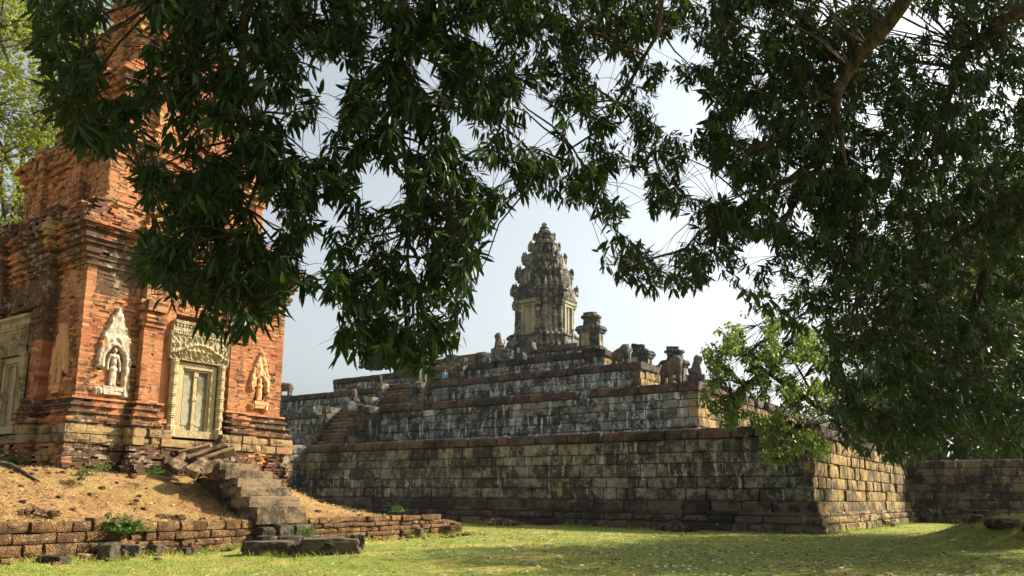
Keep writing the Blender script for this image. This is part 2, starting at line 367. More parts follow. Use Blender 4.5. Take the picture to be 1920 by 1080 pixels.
def laterite():
    t = NT('laterite'); r = t.rnd(); a = t.noise(2.2, 5, 0.7); b = t.noise(26, 4, 0.75); v = t.vor(34)
    c = t.mix(r, (0.25, 0.130, 0.056), (0.37, 0.215, 0.095)); c = t.mix(t.math('MULTIPLY', t.ramp(a, 0.42, 0.60), 0.8), c, (0.095, 0.055, 0.028))
    c = t.mix(t.math('MULTIPLY', t.ramp(t.noise(9, 5, 0.8), 0.46, 0.62), 0.8), c, (0.075, 0.042, 0.022)); c = t.mix(t.ramp(b, 0.55, 0.75), c, (0.085, 0.05, 0.026)); c = t.mix(t.ramp(t.noise(4.0, 4, 0.6), 0.60, 0.72), c, (0.44, 0.36, 0.22))
    return t.done(c, 0.95, t.math('ADD', t.math('ADD', b, v), t.noise(9, 5, 0.8)), 1.0, 0.06)
M['laterite'] = laterite()
def leafmat(name, c0, c1, c2, transl=0.3, rough=0.45, spec=0.35, c2at=0.90):
    t = NT(name); r = t.rnd(); c = t.mix(r, c0, c1); c = t.mix(t.ramp(t.rnd2(r, 9.1), c2at, c2at+0.09), c, c2)
    t.done(c, rough, None, spec=spec); tr = t.n('ShaderNodeBsdfTranslucent'); t.put(tr.inputs[0], t.mix(0.5, c, (c1[0]*1.5, c1[1]*1.5, c1[2]*0.6)))
    mx = t.n('ShaderNodeMixShader'); mx.inputs[0].default_value = transl; t.L(t.b.outputs[0], mx.inputs[1]); t.L(tr.outputs[0], mx.inputs[2]); t.L(mx.outputs[0], t.out.inputs[0]); return t.m
M['mango'] = leafmat('mango_leaf', (0.014, 0.030, 0.011), (0.044, 0.084, 0.020), (0.13, 0.12, 0.03), 0.32, 0.45, 0.3, 0.955)
M['darkleaf'] = leafmat('dark_leaf', (0.030, 0.062, 0.016), (0.085, 0.140, 0.030), (0.20, 0.19, 0.035), 0.38, 0.5, 0.2)
M['figleaf'] = leafmat('fig_leaf', (0.060, 0.110, 0.028), (0.140, 0.205, 0.055), (0.25, 0.25, 0.08), 0.45, 0.5, 0.3)
M['yellowleaf'] = leafmat('light_leaf', (0.17, 0.225, 0.030), (0.30, 0.34, 0.050), (0.38, 0.28, 0.06), 0.5, 0.6, 0.15)
M['weed'] = leafmat('weed_leaf', (0.035, 0.10, 0.02), (0.08, 0.17, 0.03), (0.15, 0.17, 0.04), 0.3)
M['grassblade'] = leafmat('grass_blade', (0.150, 0.240, 0.045), (0.275, 0.335, 0.072), (0.50, 0.41, 0.15), 0.3, 0.7, 0.1, 0.8)
M['dryblade'] = leafmat('dry_blade', (0.44, 0.30, 0.125), (0.58, 0.43, 0.20), (0.30, 0.25, 0.07), 0.2, 0.8, 0.1)
M['deadleaf'] = leafmat('dead_leaf', (0.045, 0.028, 0.016), (0.24, 0.15, 0.08), (0.46, 0.41, 0.32), 0.1, 0.6, 0.3, 0.62)
def bark():
    t = NT('bark'); a = t.noise(1.0, 5, 0.7, t.scaled(9, 9, 2.2)); b = t.noise(30, 4, 0.7)
    c = t.mix(t.ramp(a, 0.35, 0.65), (0.030, 0.021, 0.014), (0.115, 0.085, 0.058)); return t.done(c, 0.95, t.math('ADD', a, t.math('MULTIPLY', b, .4)), 0.9, 0.03)
M['bark'] = bark()
def ground_mat():
    t = NT('ground'); dry = t.n('ShaderNodeAttribute', attribute_name='dry').outputs['Fac']
    a = t.noise(0.35, 5, 0.65); b = t.noise(1.7, 5, 0.7); f = t.noise(16, 4, 0.75); g = t.noise(60, 3, 0.7)
    grass = t.mix(t.ramp(b, 0.35, 0.62), (0.165, 0.245, 0.050), (0.315, 0.335, 0.082)); grass = t.mix(t.ramp(a, 0.47, 0.64), grass, (0.47, 0.375, 0.115))
    grass = t.mix(t.math('MULTIPLY', t.ramp(t.noise(4.5, 6, 0.8), 0.48, 0.62), 0.65), grass, (0.060, 0.085, 0.022)); grass = t.mix(t.math('MULTIPLY', t.ramp(t.noise(8, 5, 0.8), 0.55, 0.66), 0.6), grass, (0.40, 0.34, 0.13)); grass = t.mix(t.math('MULTIPLY', t.ramp(t.noise(0.8, 5, 0.7), 0.55, 0.66), 0.75), grass, (0.20, 0.145, 0.078))
    soil = t.mix(t.ramp(b, 0.38, 0.62), (0.27, 0.150, 0.066), (0.40, 0.255, 0.115)); q7 = t.noise(6.5, 6, 0.8); soil = t.mix(t.math('MULTIPLY', t.ramp(q7, 0.47, 0.62), 0.85), soil, (0.130, 0.062, 0.030)); soil = t.mix(t.math('MULTIPLY', t.ramp(t.noise(11, 5, 0.8), 0.54, 0.64), 0.7), soil, (0.50, 0.345, 0.15))
    soil = t.mix(t.math('MULTIPLY', t.ramp(a, 0.50, 0.62), 0.5), soil, (0.32, 0.255, 0.085))
    c = t.mix(t.ramp(t.math('ADD', dry, t.math('MULTIPLY', t.math('SUBTRACT', b, 0.5), 0.7)), 0.35, 0.65), grass, soil)
    return t.done(c, 0.95, t.math('ADD', f, t.math('MULTIPLY', g, 0.6)), 0.9, 0.09, spec=0.1)
M['ground'] = ground_mat()
def plain(name, col, rough=0.8):
    t = NT(name); f = t.noise(30, 3); c = t.mix(t.math('MULTIPLY', f, 0.4), col, tuple(v*0.6 for v in col)); return t.done(c, rough)

# ------------------------------------------------------------------ ground
W0 = np.array([-11.5, 18.2]); W1 = np.array([-2.4, 33.8]); WT = (W1-W0)/np.linalg.norm(W1-W0); WN = np.array([-WT[1], WT[0]]); WL = float(np.linalg.norm(W1-W0))
def sst(x, a, b):
    u = np.clip((x-a)/(b-a), 0, 1); return u*u*(3-2*u)
def ground_h(x, y):
    x = np.asarray(x, float); y = np.asarray(y, float); qx = x-W0[0]; qy = y-W0[1]
    s = qx*WN[0]+qy*WN[1]; t = qx*WT[0]+qy*WT[1]
    end = 1-sst(t, WL-2.5, WL+0.6)
    plat = 0.80*sst(s, 0.04, 0.30)*(0.25+0.75*end)*(1-sst(t, WL-0.5, WL+3))
    rise = 1.5*sst(s, 0.3, 4.6)*(1-sst(t+0.15*s, 10.8, 17.0))
    far = 1-sst(s, 17, 24)
    hm = (plat+rise)*far
    # bank at the right with the large tree
    d = np.sqrt(((x-20.5)/6.5)**2+((y-29.5)/5.5)**2); hr = 1.1*(1-sst(d, 0.25, 1.0))
    wob = 0.035*np.sin(x*0.9+1.3*np.sin(y*0.5))*np.sin(y*0.7+0.4)+0.02*np.sin(x*2.3+y*1.1)
    return hm+hr+wob*sst(np.sqrt(x*x+y*y), 3, 9)
def axis(lo, hi, step, far):
    a = np.arange(lo, hi+step*.5, step); b = []; d = step
    v = hi
    while v < far: d *= 1.35; v += d; b.append(v)
    c = []; d = step; v = lo
    while v > -far: d *= 1.35; v -= d; c.append(v)
    return np.array(c[::-1]+list(a)+b)
gx = axis(-26, 26, 0.22, 2500); gy = axis(4, 56, 0.22, 2500)
GX, GY = np.meshgrid(gx, gy); GZ = ground_h(GX, GY)
nx, ny = len(gx), len(gy); I = np.arange(nx*ny).reshape(ny, nx)
quads = np.stack([I[:-1, :-1], I[:-1, 1:], I[1:, 1:], I[1:, :-1]], -1).reshape(-1, 4)
def dryness(x, y):
    qx = x-W0[0]; qy = y-W0[1]; s = qx*WN[0]+qy*WN[1]; t = qx*WT[0]+qy*WT[1]
    return sst(s, -0.9, 0.6)*(1-sst(t, WL-4.5, WL+0.5))*(1-sst(s, 16, 22))
me = mesh_np('ground', np.stack([GX, GY, GZ], -1).reshape(-1, 3), quads, None, {'dry': dryness(GX, GY).ravel()}, smooth=True)
tag(obj('ground', me, M['ground']), kind='structure')

# ------------------------------------------------------------------ stepped pyramid
PC = np.array([14.567, 38.38, 0.0])          # near corner of the lowest terrace at the ground
pyr = empty('stepped_pyramid', PC, TH)
tag(pyr, 'dark grey stepped sandstone pyramid of five terraces with stairways', 'pyramid')
TI = [(0, 0, 5.27), (8.72, 7.51, 8.96), (15.6, 13.5, 11.73), (21.7, 19.15, 14.15), (26.7, 23.2, 15.93)]
PX0, PY0 = -77.0, 62.0                         # far extents (local)
SX = -39.3                                     # stair axis on the long face; on the right face the axis lies at SYB
SYB = 31.0
def visible_size(P, hx, hz):
    x, y = proj(P); dd = np.linalg.norm(np.asarray(P)-O3); k = FPX/dd
    inside = -20 < x < 1930 and -20 < y < 1080
    return (hx*2*k)*(hz*2*k) if inside else 0.0
def loc2w(c, base=PC): return base+EX*c[0]+EY*c[1]+EZ*c[2]
all_stone = []   # (size, blocks, index, terrace)
cop_all = []
terr = []
for k, (ix, iy, zt) in enumerate(TI):
    z0 = TI[k-1][2]-0.05 if k else -0.2
    x0, x1, y0, y1 = PX0+ix, -ix, iy, PY0-iy
    mb = MB(); mb.box(x0+.35, x1-.35, y0+.35, y1-.35, z0, zt-0.06)
    core = mb.build('terrace', M['sand_low'] if k == 0 else M['sand_up'], pyr); terr.append(core)
    bs = Blocks(STONES); cp = Blocks(STONES); b2 = Blocks(STONES); pm = Blocks(STONES)
    if k == 0:
        rows = [(-0.1, 0.40, 0.62), (0.40, 0.78, 0.46), (0.78, 1.50, 0.16)]; zc = 1.50; ct = zt-0.58; nrow = 5
    else:
        rows = [(z0, z0+0.35, 0.10)]; zc = z0+0.35; ct = zt-0.60; nrow = max(1, round((ct-zc)/0.60))
    hs = [rng.uniform(0.8, 1.22) for _ in range(nrow)]; sm = sum(hs); span = ct-zc
    for h_ in hs: rows.append((zc, zc+h_*span/sm, 0.0)); zc += h_*span/sm
    lm = 1.02 if k == 0 else 1.0
    for ri, (a, b, off) in enumerate(rows):
        dp = 0.55+off
        if k == 0 and ri == 2: off = 0.20
        edges = [((x0, y0), (x1, y0)), ((x1, y0), (x1, y1))]
        for ei, (p, q) in enumerate(edges):
            p2 = np.array(p, float); q2 = np.array(q, float)
            if ei == 0: q2[0] += off-0.02
            else: p2[1] -= off-0.01
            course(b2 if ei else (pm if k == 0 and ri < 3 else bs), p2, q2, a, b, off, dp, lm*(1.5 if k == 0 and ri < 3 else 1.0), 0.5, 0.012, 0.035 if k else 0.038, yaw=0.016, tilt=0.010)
            if k == 0 and ri == 2:           # worn lower lip of the moulding
                course(b2 if ei else pm, p2, q2, a, a+0.2, off+0.12, dp, 1.6, 0.4, 0.006, 0.02)
    for ei, (p, q) in enumerate((((x0, y0), (x1, y0)), ((x1, y0), (x1, y1)))):
        p2 = np.array(p, float); q2 = np.array(q, float); off = 0.17
        if ei == 0: q2[0] += off-0.02
        else: p2[1] -= off-0.01
        course(cp, p2, q2, ct, zt, off, 1.0, 1.45, 0.5, 0.022, 0.07, yaw=0.022, tilt=0.020, miss=0.035 if k else 0.0)
    # paving behind the coping: low blocks seen edge on
    for i in range(len(bs.c)):
        P = loc2w(bs.c[i]); all_stone.append((visible_size(P, bs.h[i][0], bs.h[i][2])*(0 if (bs.c[i][0] < -36) else 1), k, i))
    for i in range(len(cp.c)):
        P = loc2w(cp.c[i]); cop_all.append((visible_size(P, cp.h[i][0], cp.h[i][2])*(0 if cp.c[i][0] < -60 else 1), k, i))
    for i in range(len(b2.c)): all_stone.append((visible_size(loc2w(b2.c[i]), b2.h[i][0]*0.5, b2.h[i][2])*(0 if b2.c[i][1] > 27 else 1), k+10, i))
    if pm.c:
        sp_ = sorted(range(len(pm.c)), key=lambda i: -visible_size(loc2w(pm.c[i]), pm.h[i][0], pm.h[i][2]))[:70]; pm.objects('plinth_stone', sp_, M['plinth_dark'], core); pm.merged('plinth_courses', [i for i in range(len(pm.c)) if i not in set(sp_)], M['plinth_dark'], core)
    terr[-1] = (core, bs, cp, b2)
top = sorted(all_stone, reverse=True)[:300]; topc = [c for c in sorted(cop_all, reverse=True)[:140] if c[0] > 0]
for k, (core, bs, cp, b2) in enumerate(terr):
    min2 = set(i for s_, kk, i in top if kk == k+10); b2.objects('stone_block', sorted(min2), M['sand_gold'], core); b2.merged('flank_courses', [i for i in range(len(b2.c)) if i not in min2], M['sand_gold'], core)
    mt = M['sand_low'] if k == 0 else M['sand_up']
    mine = set(i for s_, kk, i in top if kk == k); minec = set(i for s_, kk, i in topc if kk == k)
    bs.objects('stone_block', sorted(mine), mt, core); bs.merged('stone_courses', [i for i in range(len(bs.c)) if i not in mine], mt, core)
    cp.objects('coping_stone', sorted(minec), M['coping'], core); cp.merged('coping_courses', [i for i in range(len(cp.c)) if i not in minec], M['coping'], core)

# stairways with stepped cheek walls on the long face and the projecting porch stair on the right face
def stair_A(k):
    ix, iy, zt = TI[k]; z0 = TI[k-1][2] if k else 0.0
    yw = iy; hgt = zt-z0; n = max(6, round(hgt/0.34)); run = 0.30; sw = 1.30
    st = empty('stairway', (0, 0, 0), 0, pyr)
    m0 = None
    for i in range(n):
        zt_i = z0+hgt*(n-i)/n; yf = yw-0.2-run*(i+1)
        mb = MB(); mb.box(SX-sw, SX+sw, yf-0.07, yw+0.3, zt_i-0.13, zt_i-0.01, 0.016); mb.box(SX-sw+.02, SX+sw-.02, yf+0.05, yw+0.28, zt_i-hgt/n-0.02, zt_i-0.135); mb.build('step', M['tread'], st)
    bs = Blocks(STONES); depth = run*n+0.5
    for sgn in (-1, 1):
        spec = ((sw+0.02, sw+0.90, depth*0.36, hgt+0.02), (sw+0.93, sw+1.55, depth*(0.60 if k == 0 else 0.30), hgt-0.12), (sw+0.03, sw+0.85, depth*0.62, hgt*0.30)) if sgn > 0 else \
            ((sw+0.02, sw+0.95, depth*0.62, hgt+0.02), (sw+0.98, sw+1.72, depth*0.36, hgt-0.1), (sw+0.03, sw+0.9, depth*0.98, hgt*0.50))
        for (w0, w1, d, top_) in spec:
            xa, xb = (SX+w0, SX+w1) if sgn > 0 else (SX-w1, SX-w0)
            nz = max(2, round(top_/0.55)); hz = top_/nz
            for r_ in range(nz):
                a, b = z0+r_*hz, z0+(r_+1)*hz
                last = r_ == nz-1
                back = -0.06*r_ if not last else 0.04
                yf = yw-d-back*0.5
                course(bs, (xa, yf), (xb, yf), a, b, 0.06 if last else 0, 0.5, 0.7, 0.35, 0.008, 0.04, yaw=0.03)
                course(bs, (xb, yf), (xb, yw+0.2), a, b, 0.06 if last else 0, 0.46, 0.85, 0.4, 0.008, 0.035, yaw=0.02)
                course(bs, (xa, yw+0.2), (xa, yf), a, b, 0.06 if last else 0, 0.46, 0.85, 0.4, 0.008, 0.035, yaw=0.02)
                course(bs, (xa, yf+0.45), (xb, yf+0.45), a, b, 0, 0.6, 0.9, 0.3, 0.008, 0.01)
            mb = MB(); mb.box(xa+.2, xb-.2, yw-d+.2, yw+.3, z0, z0+top_-0.04); mb.build('cheek_wall', M['step_stone'], st)
    bs.merged('cheek_stones', range(len(bs.c)), M['cheek'], st)
for k in range(5): stair_A(k)
# projecting stair porch on the right face (its near flank closes the view on the right)
fl = empty('stair_porch', (0, 0, 0), 0, pyr)
fb = Blocks(STONES); fy = 26.8; fx1 = 9.5; fz = 4.55
mb = MB(); mb.box(-1, fx1-.4, fy+.35, 35, -.2, fz-.05); mb.build('porch_core', M['sand_low'], fl)
zz = [-.1, .55, 1.05]+[1.05+(fz-1.05)*i/6 for i in range(1, 7)]
for i in range(len(zz)-1):
    off = (0.35, 0.15)[i] if i < 2 else 0.0
    course(fb, (-0.3, fy), (fx1+off, fy), zz[i], zz[i+1], off, 0.6+off, 0.95, 0.4, 0.01, 0.04, yaw=0.02, tone=0)
    course(fb, (fx1, fy-off), (fx1, 35), zz[i], zz[i+1], off, 0.6+off, 0.95, 0.4, 0.01, 0.04, yaw=0.02)
vis = sorted(range(len(fb.c)), key=lambda i: -visible_size(loc2w(fb.c[i]), fb.h[i][0], fb.h[i][2]))[:60]
t = NT('reddened_sandstone')
M['sand_red'] = sandstone('reddened_sandstone', (0.026, 0.024, 0.022), (0.16, 0.125, 0.095), (0.36, 0.33, 0.27), (0.27, 0.16, 0.10), 0.62, 0.72, 0.3, 0.52)
fb.objects('porch_stone', vis, M['sand_red'], fl); fb.merged('porch_courses', [i for i in range(len(fb.c)) if i not in set(vis)], M['sand_red'], fl)

# ------------------------------------------------------------------ central sanctuary tower
def khmer_plan(h, c=0.74, d=0.87, e=0.44, f=0.62):
    side = [(c, -c), (c, -f), (d, -f), (d, -e), (1, -e), (1, e), (d, e), (d, f), (c, f)]
    P = []
    for q in range(4):
        ca, sa = (1, 0, -1, 0)[q], (0, 1, 0, -1)[q]
        for x, y in side: P.append((h*(x*ca-y*sa), h*(x*sa+y*ca)))
    return P
def ring(bs, P, z0, z1, off, depth, lm, push, tone=0, front_only=True, skip=None, miss=0.0, yaw=0.01, warpf=None, lj=0.35, gap=0.006, outl=0.0):
    Q = offset_poly(P, off); n = len(Q)
    for i in range(n):
        a, b = Q[i], Q[(i+1) % n]
        if front_only:
            m = (np.asarray(a)+np.asarray(b))/2
            if m[0]-m[1] < -0.25*abs(Q[0][0]): continue
        course(bs, a, b, z0, z1, 0, depth, lm, lj, gap, push, tone, 0, skip, yaw, 0.004 if not outl else 0.001, miss, warpf, 0.0, outl)
def false_door(parent, org, rz, w, h, sc_=1.0, simple=False, lint=True, pale='pale_sand'):
    """sandstone false door: frame, two leaves, middle strip, sill, colonettes and carved lintel; local x along the wall, -y outward"""
    d = empty('false_door', org, rz, parent); jw = 0.20*sc_
    def part(nm, mb, mt, smooth=False): return mb.build(nm, mt, d, smooth)
    for sgn in (-1, 1):
        xa, xb = sorted((sgn*(w/2), sgn*(w/2-jw))); mb = MB(); mb.box(xa, xb, -0.10*sc_, 0.25, 0.13*sc_, h, 0.006)
        xa, xb = sorted((sgn*(w/2-jw), sgn*(w/2-jw*1.35))); mb.box(xa, xb, -0.035*sc_, 0.25, 0.13*sc_, h-jw, 0.004); part('jamb', mb, M[pale])
    mb = MB(); mb.box(-w/2+jw+.003, w/2-jw-.003, -0.098*sc_, 0.25, h-jw, h-.003, 0.004); mb.box(-w/2+jw*1.36, w/2-jw*1.36, -0.033*sc_, 0.25, h-jw*1.36, h-jw-.003); part('door_head', mb, M[pale])
    mb = MB(); mb.box(-w/2-.02, w/2+.02, -0.16*sc_, 0.25, -0.12*sc_, 0.125*sc_, 0.008); part('sill', mb, M[pale])
    for sgn in (-1, 1):
        xa, xb = sorted((sgn*0.06*sc_, sgn*(w/2-jw*1.37))); mb = MB(); mb.box(xa, xb, 0.06, 0.25, 0.13*sc_, h-jw*1.37, 0.004)
        if not simple: mb.box(xa+.06, xb-.06, 0.035, 0.10, 0.3*sc_, h-jw*1.37-.16, 0.006)
        part('door_leaf', mb, M['door_panel'])
    mb = MB(); mb.box(-.065*sc_, .065*sc_, -0.02, 0.2, 0.13*sc_, h-jw*1.37, 0.004)
    for i in range(3 if not simple else 1): zc = 0.35*sc_+i*(h-0.8*sc_)/2; mb.box(-.085*sc_, .085*sc_, -0.045, 0.1, zc, zc+0.14*sc_, 0.004)
    part('door_strip', mb, M[pale])
    if lint:
        for sgn in (-1, 1):
            cx = sgn*(w/2+0.17*sc_); r_ = 0.125*sc_; prof = [(r_*1.35, -0.12*sc_), (r_*1.35, 0.22*sc_), (r_*1.0, 0.26*sc_)]
            nb = 6; z0 = 0.30*sc_; dz = (h+0.05*sc_-z0)/nb
            for i in range(nb):
                z = z0+i*dz; prof += [(r_*0.98, z), (r_*0.98, z+dz*0.55), (r_*1.22, z+dz*0.60), (r_*1.05, z+dz*0.68), (r_*1.32, z+dz*0.76), (r_*1.05, z+dz*0.86), (r_*1.2, z+dz*0.93), (r_, z+dz*0.99)]
            mb = MB(); mb.lathe(prof, cx, -0.16*sc_, 8, 0.015, math.pi/8); part('colonette', mb, M[pale], False)
        lw, lh = w+0.78*sc_, 0.98*sc_; nx_, nz_ = 92, 42; V = []
        for j in range(nz_+1):
            for i in range(nx_+1):
                u = (i/nx_-0.5)*2; v = j/nz_; g = 0.0
                gl = 0.46+0.16*math.cos(u*math.pi)*(1 if abs(u) < 1 else 0)-0.10*abs(u)**3
                dv = v-gl; g += 0.075*math.exp(-(dv/0.055)**2)
                ph = u*9.5; sw_ = math.sin(ph*math.pi/2)
                if v > gl:
                    g += 0.055*max(0, math.cos((u*11)*math.pi))*max(0, math.sin(min(1, (v-gl-.05)/0.34)*math.pi))
                    g += 0.035*max(0, math.sin(v*26+math.sin(u*34)*2.2))
                else:
                    rr = math.hypot(((u*5.5) % 1.0-0.5)*0.36, (v-0.22)*0.9); g += 0.06*max(0, math.cos(rr*42))*(rr < 0.17)
                    g += 0.03*max(0, math.sin(u*44+v*12))
                if v > 0.90 or v < 0.055 or abs(u) > 0.97: g = 0.055+0.014*math.sin(u*90)
                g += 0.02*mnoise.noise(Vector((u*14, v*9, 1.7)))
                V.append((u*lw/2, -0.16*sc_-g*sc_, h+0.04*sc_+v*lh))
        Q = [(j*(nx_+1)+i, j*(nx_+1)+i+1, (j+1)*(nx_+1)+i+1, (j+1)*(nx_+1)+i) for j in range(nz_) for i in range(nx_)]
        mb = MB(); mb.add(V, Q); mb.box(-lw/2+.01, lw/2-.01, -0.155*sc_, 0.3, h+0.045*sc_, h+0.035*sc_+lh); part('lintel', mb, M['carved'])
        mb = MB(); mb.box(-lw/2+.06, lw/2-.06, -0.20*sc_, 0.3, h+0.06*sc_+lh, h+0.30*sc_+lh, 0.01); mb.box(-lw/2+.1, lw/2-.1, -0.26*sc_, 0.2, h+0.31*sc_+lh, h+0.42*sc_+lh, 0.01)
        for i in range(16): xq = -lw/2+.15+i*(lw-.3)/15.5; mb.box(xq, xq+.07*sc_, -0.235*sc_, 0.1, h+0.22*sc_+lh, h+0.305*sc_+lh)
        part('lintel_band', mb, M[pale])
    return d

TC = D(1020, 640, 84.0); TC = np.array([TC[0], TC[1], TI[4][2]])
cen = empty('sanctuary_tower', TC, TH)
tag(cen, 'tall tapering grey sandstone tower with pale false doors crowning the pyramid', 'tower')
zb = TI[4][2]
def zpx(y, Y=84.0): return float(D(1020, y, Y)[2])-zb
bl = Blocks(STONES); blk = Blocks(STONES)
mb = MB()
# plinth
for (z0, z1, off) in ((-0.1, 0.8, 1.1), (0.8, 1.5, 0.75), (1.5, 2.0, 0.55), (2.0, 2.35, 0.35), (2.35, 2.6, 0.55)):
    n = max(1, round((z1-z0)/0.35))
    for i in range(n): ring(blk, khmer_plan(3.15), z0+(z1-z0)*i/n, z0+(z1-z0)*(i+1)/n, off, 0.6, 0.62, 0.05, yaw=0.03)
mb.prism(khmer_plan(3.6), -0.1, 2.3)
levels = [(2.6, zpx(572), 3.02, 0), (zpx(572), zpx(546), 3.22, 1), (zpx(546), zpx(512), 2.78, 1), (zpx(512), zpx(483), 2.14, 1), (zpx(483), zpx(461), 1.52, 1), (zpx(461), zpx(441), 1.02, 1)]
TF = empty('crown_ornaments', (0, 0, 0), 0, cen)
skipd = lambda m, z, l: z < 6.4 and z > 2.5 and (abs(m[1]) < 0.95 and m[0] > 2.9 or abs(m[0]) < 0.95 and m[1] < -2.9)
for li, (z0, z1, h_, dk) in enumerate(levels):
    hh = z1-z0; n = max(3, round(hh/0.30)); B = bl if li == 0 else blk
    mb.prism(khmer_plan(h_-0.28), z0-0.05, z1+0.02)
    for i in range(n):
        u = (i+0.5)/n
        if li == 0: off = 0.22 if u < 0.08 else (0.10 if u < 0.14 else (0.0 if u < 0.80 else 0.10+0.9*(u-0.80)))
        else: off = 0.02 if u < 0.12 else (-0.06 if u < 0.45 else (-0.04+0.30*(u-0.45)/0.30 if u < 0.75 else 0.16-1.3*(u-0.75)))
        ring(B, khmer_plan(h_), z0+hh*i/n, z0+hh*(i+1)/n, off, 0.5, 0.44, 0.055 if li else 0.03, skip=skipd if li == 0 else None, yaw=0.05, lj=0.45)
    if li >= 1:
        P = khmer_plan(h_+0.02); zA = z1-0.18*hh
        hA = (0.95, 1.25, 1.2, 1.05, 0.85, 0.6)[li]
        for i, p in enumerate(P):
            if i % 9 not in (0, 2, 7, 4, 5): continue
            if (p[0]-p[1]) < -2.2: continue
            s_ = (1.0 if i % 9 == 0 else 0.8)*hA*rng.uniform(0.7, 1.05); w = 0.20*s_+.04
            if rng.random() < 0.12: continue
            ab = MB(); ab.lathe([(w*0.9, 0), (w*1.1, s_*.12), (w*.75, s_*.25), (w*1.05, s_*.42), (w*.8, s_*.60), (w*.45, s_*.75), (w*.38, s_*.85), (w*.08, s_)], p[0]*1.02, p[1]*1.02, 6, 0.12)
            V, Q, T = ab.data(); V[:, 2] += zA; a_ = obj('antefix', mesh_np('antefix', V, Q, T), M['tower_black'], cen)
        # carved motifs and pediment fronts on each storey
        for (px_, py_, rz_) in ((0, -h_-0.12, 0), (h_+0.12, 0, math.pi/2)):
            ab = MB(); w = 0.40*h_; ab.add([(-w, 0, 0), (w, 0, 0), (w*1.05, 0, hh*.4), (w*.6, 0, hh*.72), (0, 0, hh*1.08), (-w*.6, 0, hh*.72), (-w*1.05, 0, hh*.4), (0, -0.16, hh*.4)], [], [(7, 0, 1), (7, 1, 2), (7, 2, 3), (7, 3, 4), (7, 4, 5), (7, 5, 6), (7, 6, 0)])
            V, Q, T = ab.data(); ca, sa = math.cos(rz_), math.sin(rz_)
            V = np.stack([V[:, 0]*ca-V[:, 1]*sa+px_, V[:, 0]*sa+V[:, 1]*ca+py_, V[:, 2]+z0+0.05], -1); obj('pediment', mesh_np('pediment', V, Q, T), M['tower_black'], cen)
bpy.data.objects.remove(TF)
mb.build('core', M['tower_black'], cen)
bl.merged('body_masonry', range(len(bl.c)), M['tower_stone'], cen); blk.merged('crown_masonry', range(len(blk.c)), M['tower_black'], cen)
z = zpx(442); fin = MB(); k = 0.0575
fin.lathe([(0.72, z-.1), (0.76, z+.1), (0.60, z+.32), (0.68, z+.45), (0.52, z+.66), (0.45, z+.72), (0.52, z+.86), (0.36, z+1.02), (0.22, z+1.08), (0.26, z+1.2), (0.30, z+1.32), (0.2, z+1.46), (0.03, z+1.55)], 0, 0, 14, 0.05)
fin.build('lotus_finial', M['tower_black'], cen, warp=0.03, wscale=4)
false_door(cen, (0, -3.06, 2.62), 0, 1.7, 3.3, 1.25, True, False, 'door_panel'); false_door(cen, (3.06, 0, 2.62), math.pi/2, 1.7, 3.3, 1.25, True, False, 'door_panel')
for (x, y, rz_) in ((0, -3.13, 0), (3.13, 0, math.pi/2)):
    q = empty('pale_lintel', (x, y, 6.0), rz_, cen); ab = MB(); ab.box(-1.05, 1.05, -0.12, 0.3, 0, 0.85, 0.02); ab.box(-0.9, 0.9, -0.18, 0.3, 0.86, 1.05, 0.02); ab.build('lintel', M['door_panel'], q, warp=0.04)

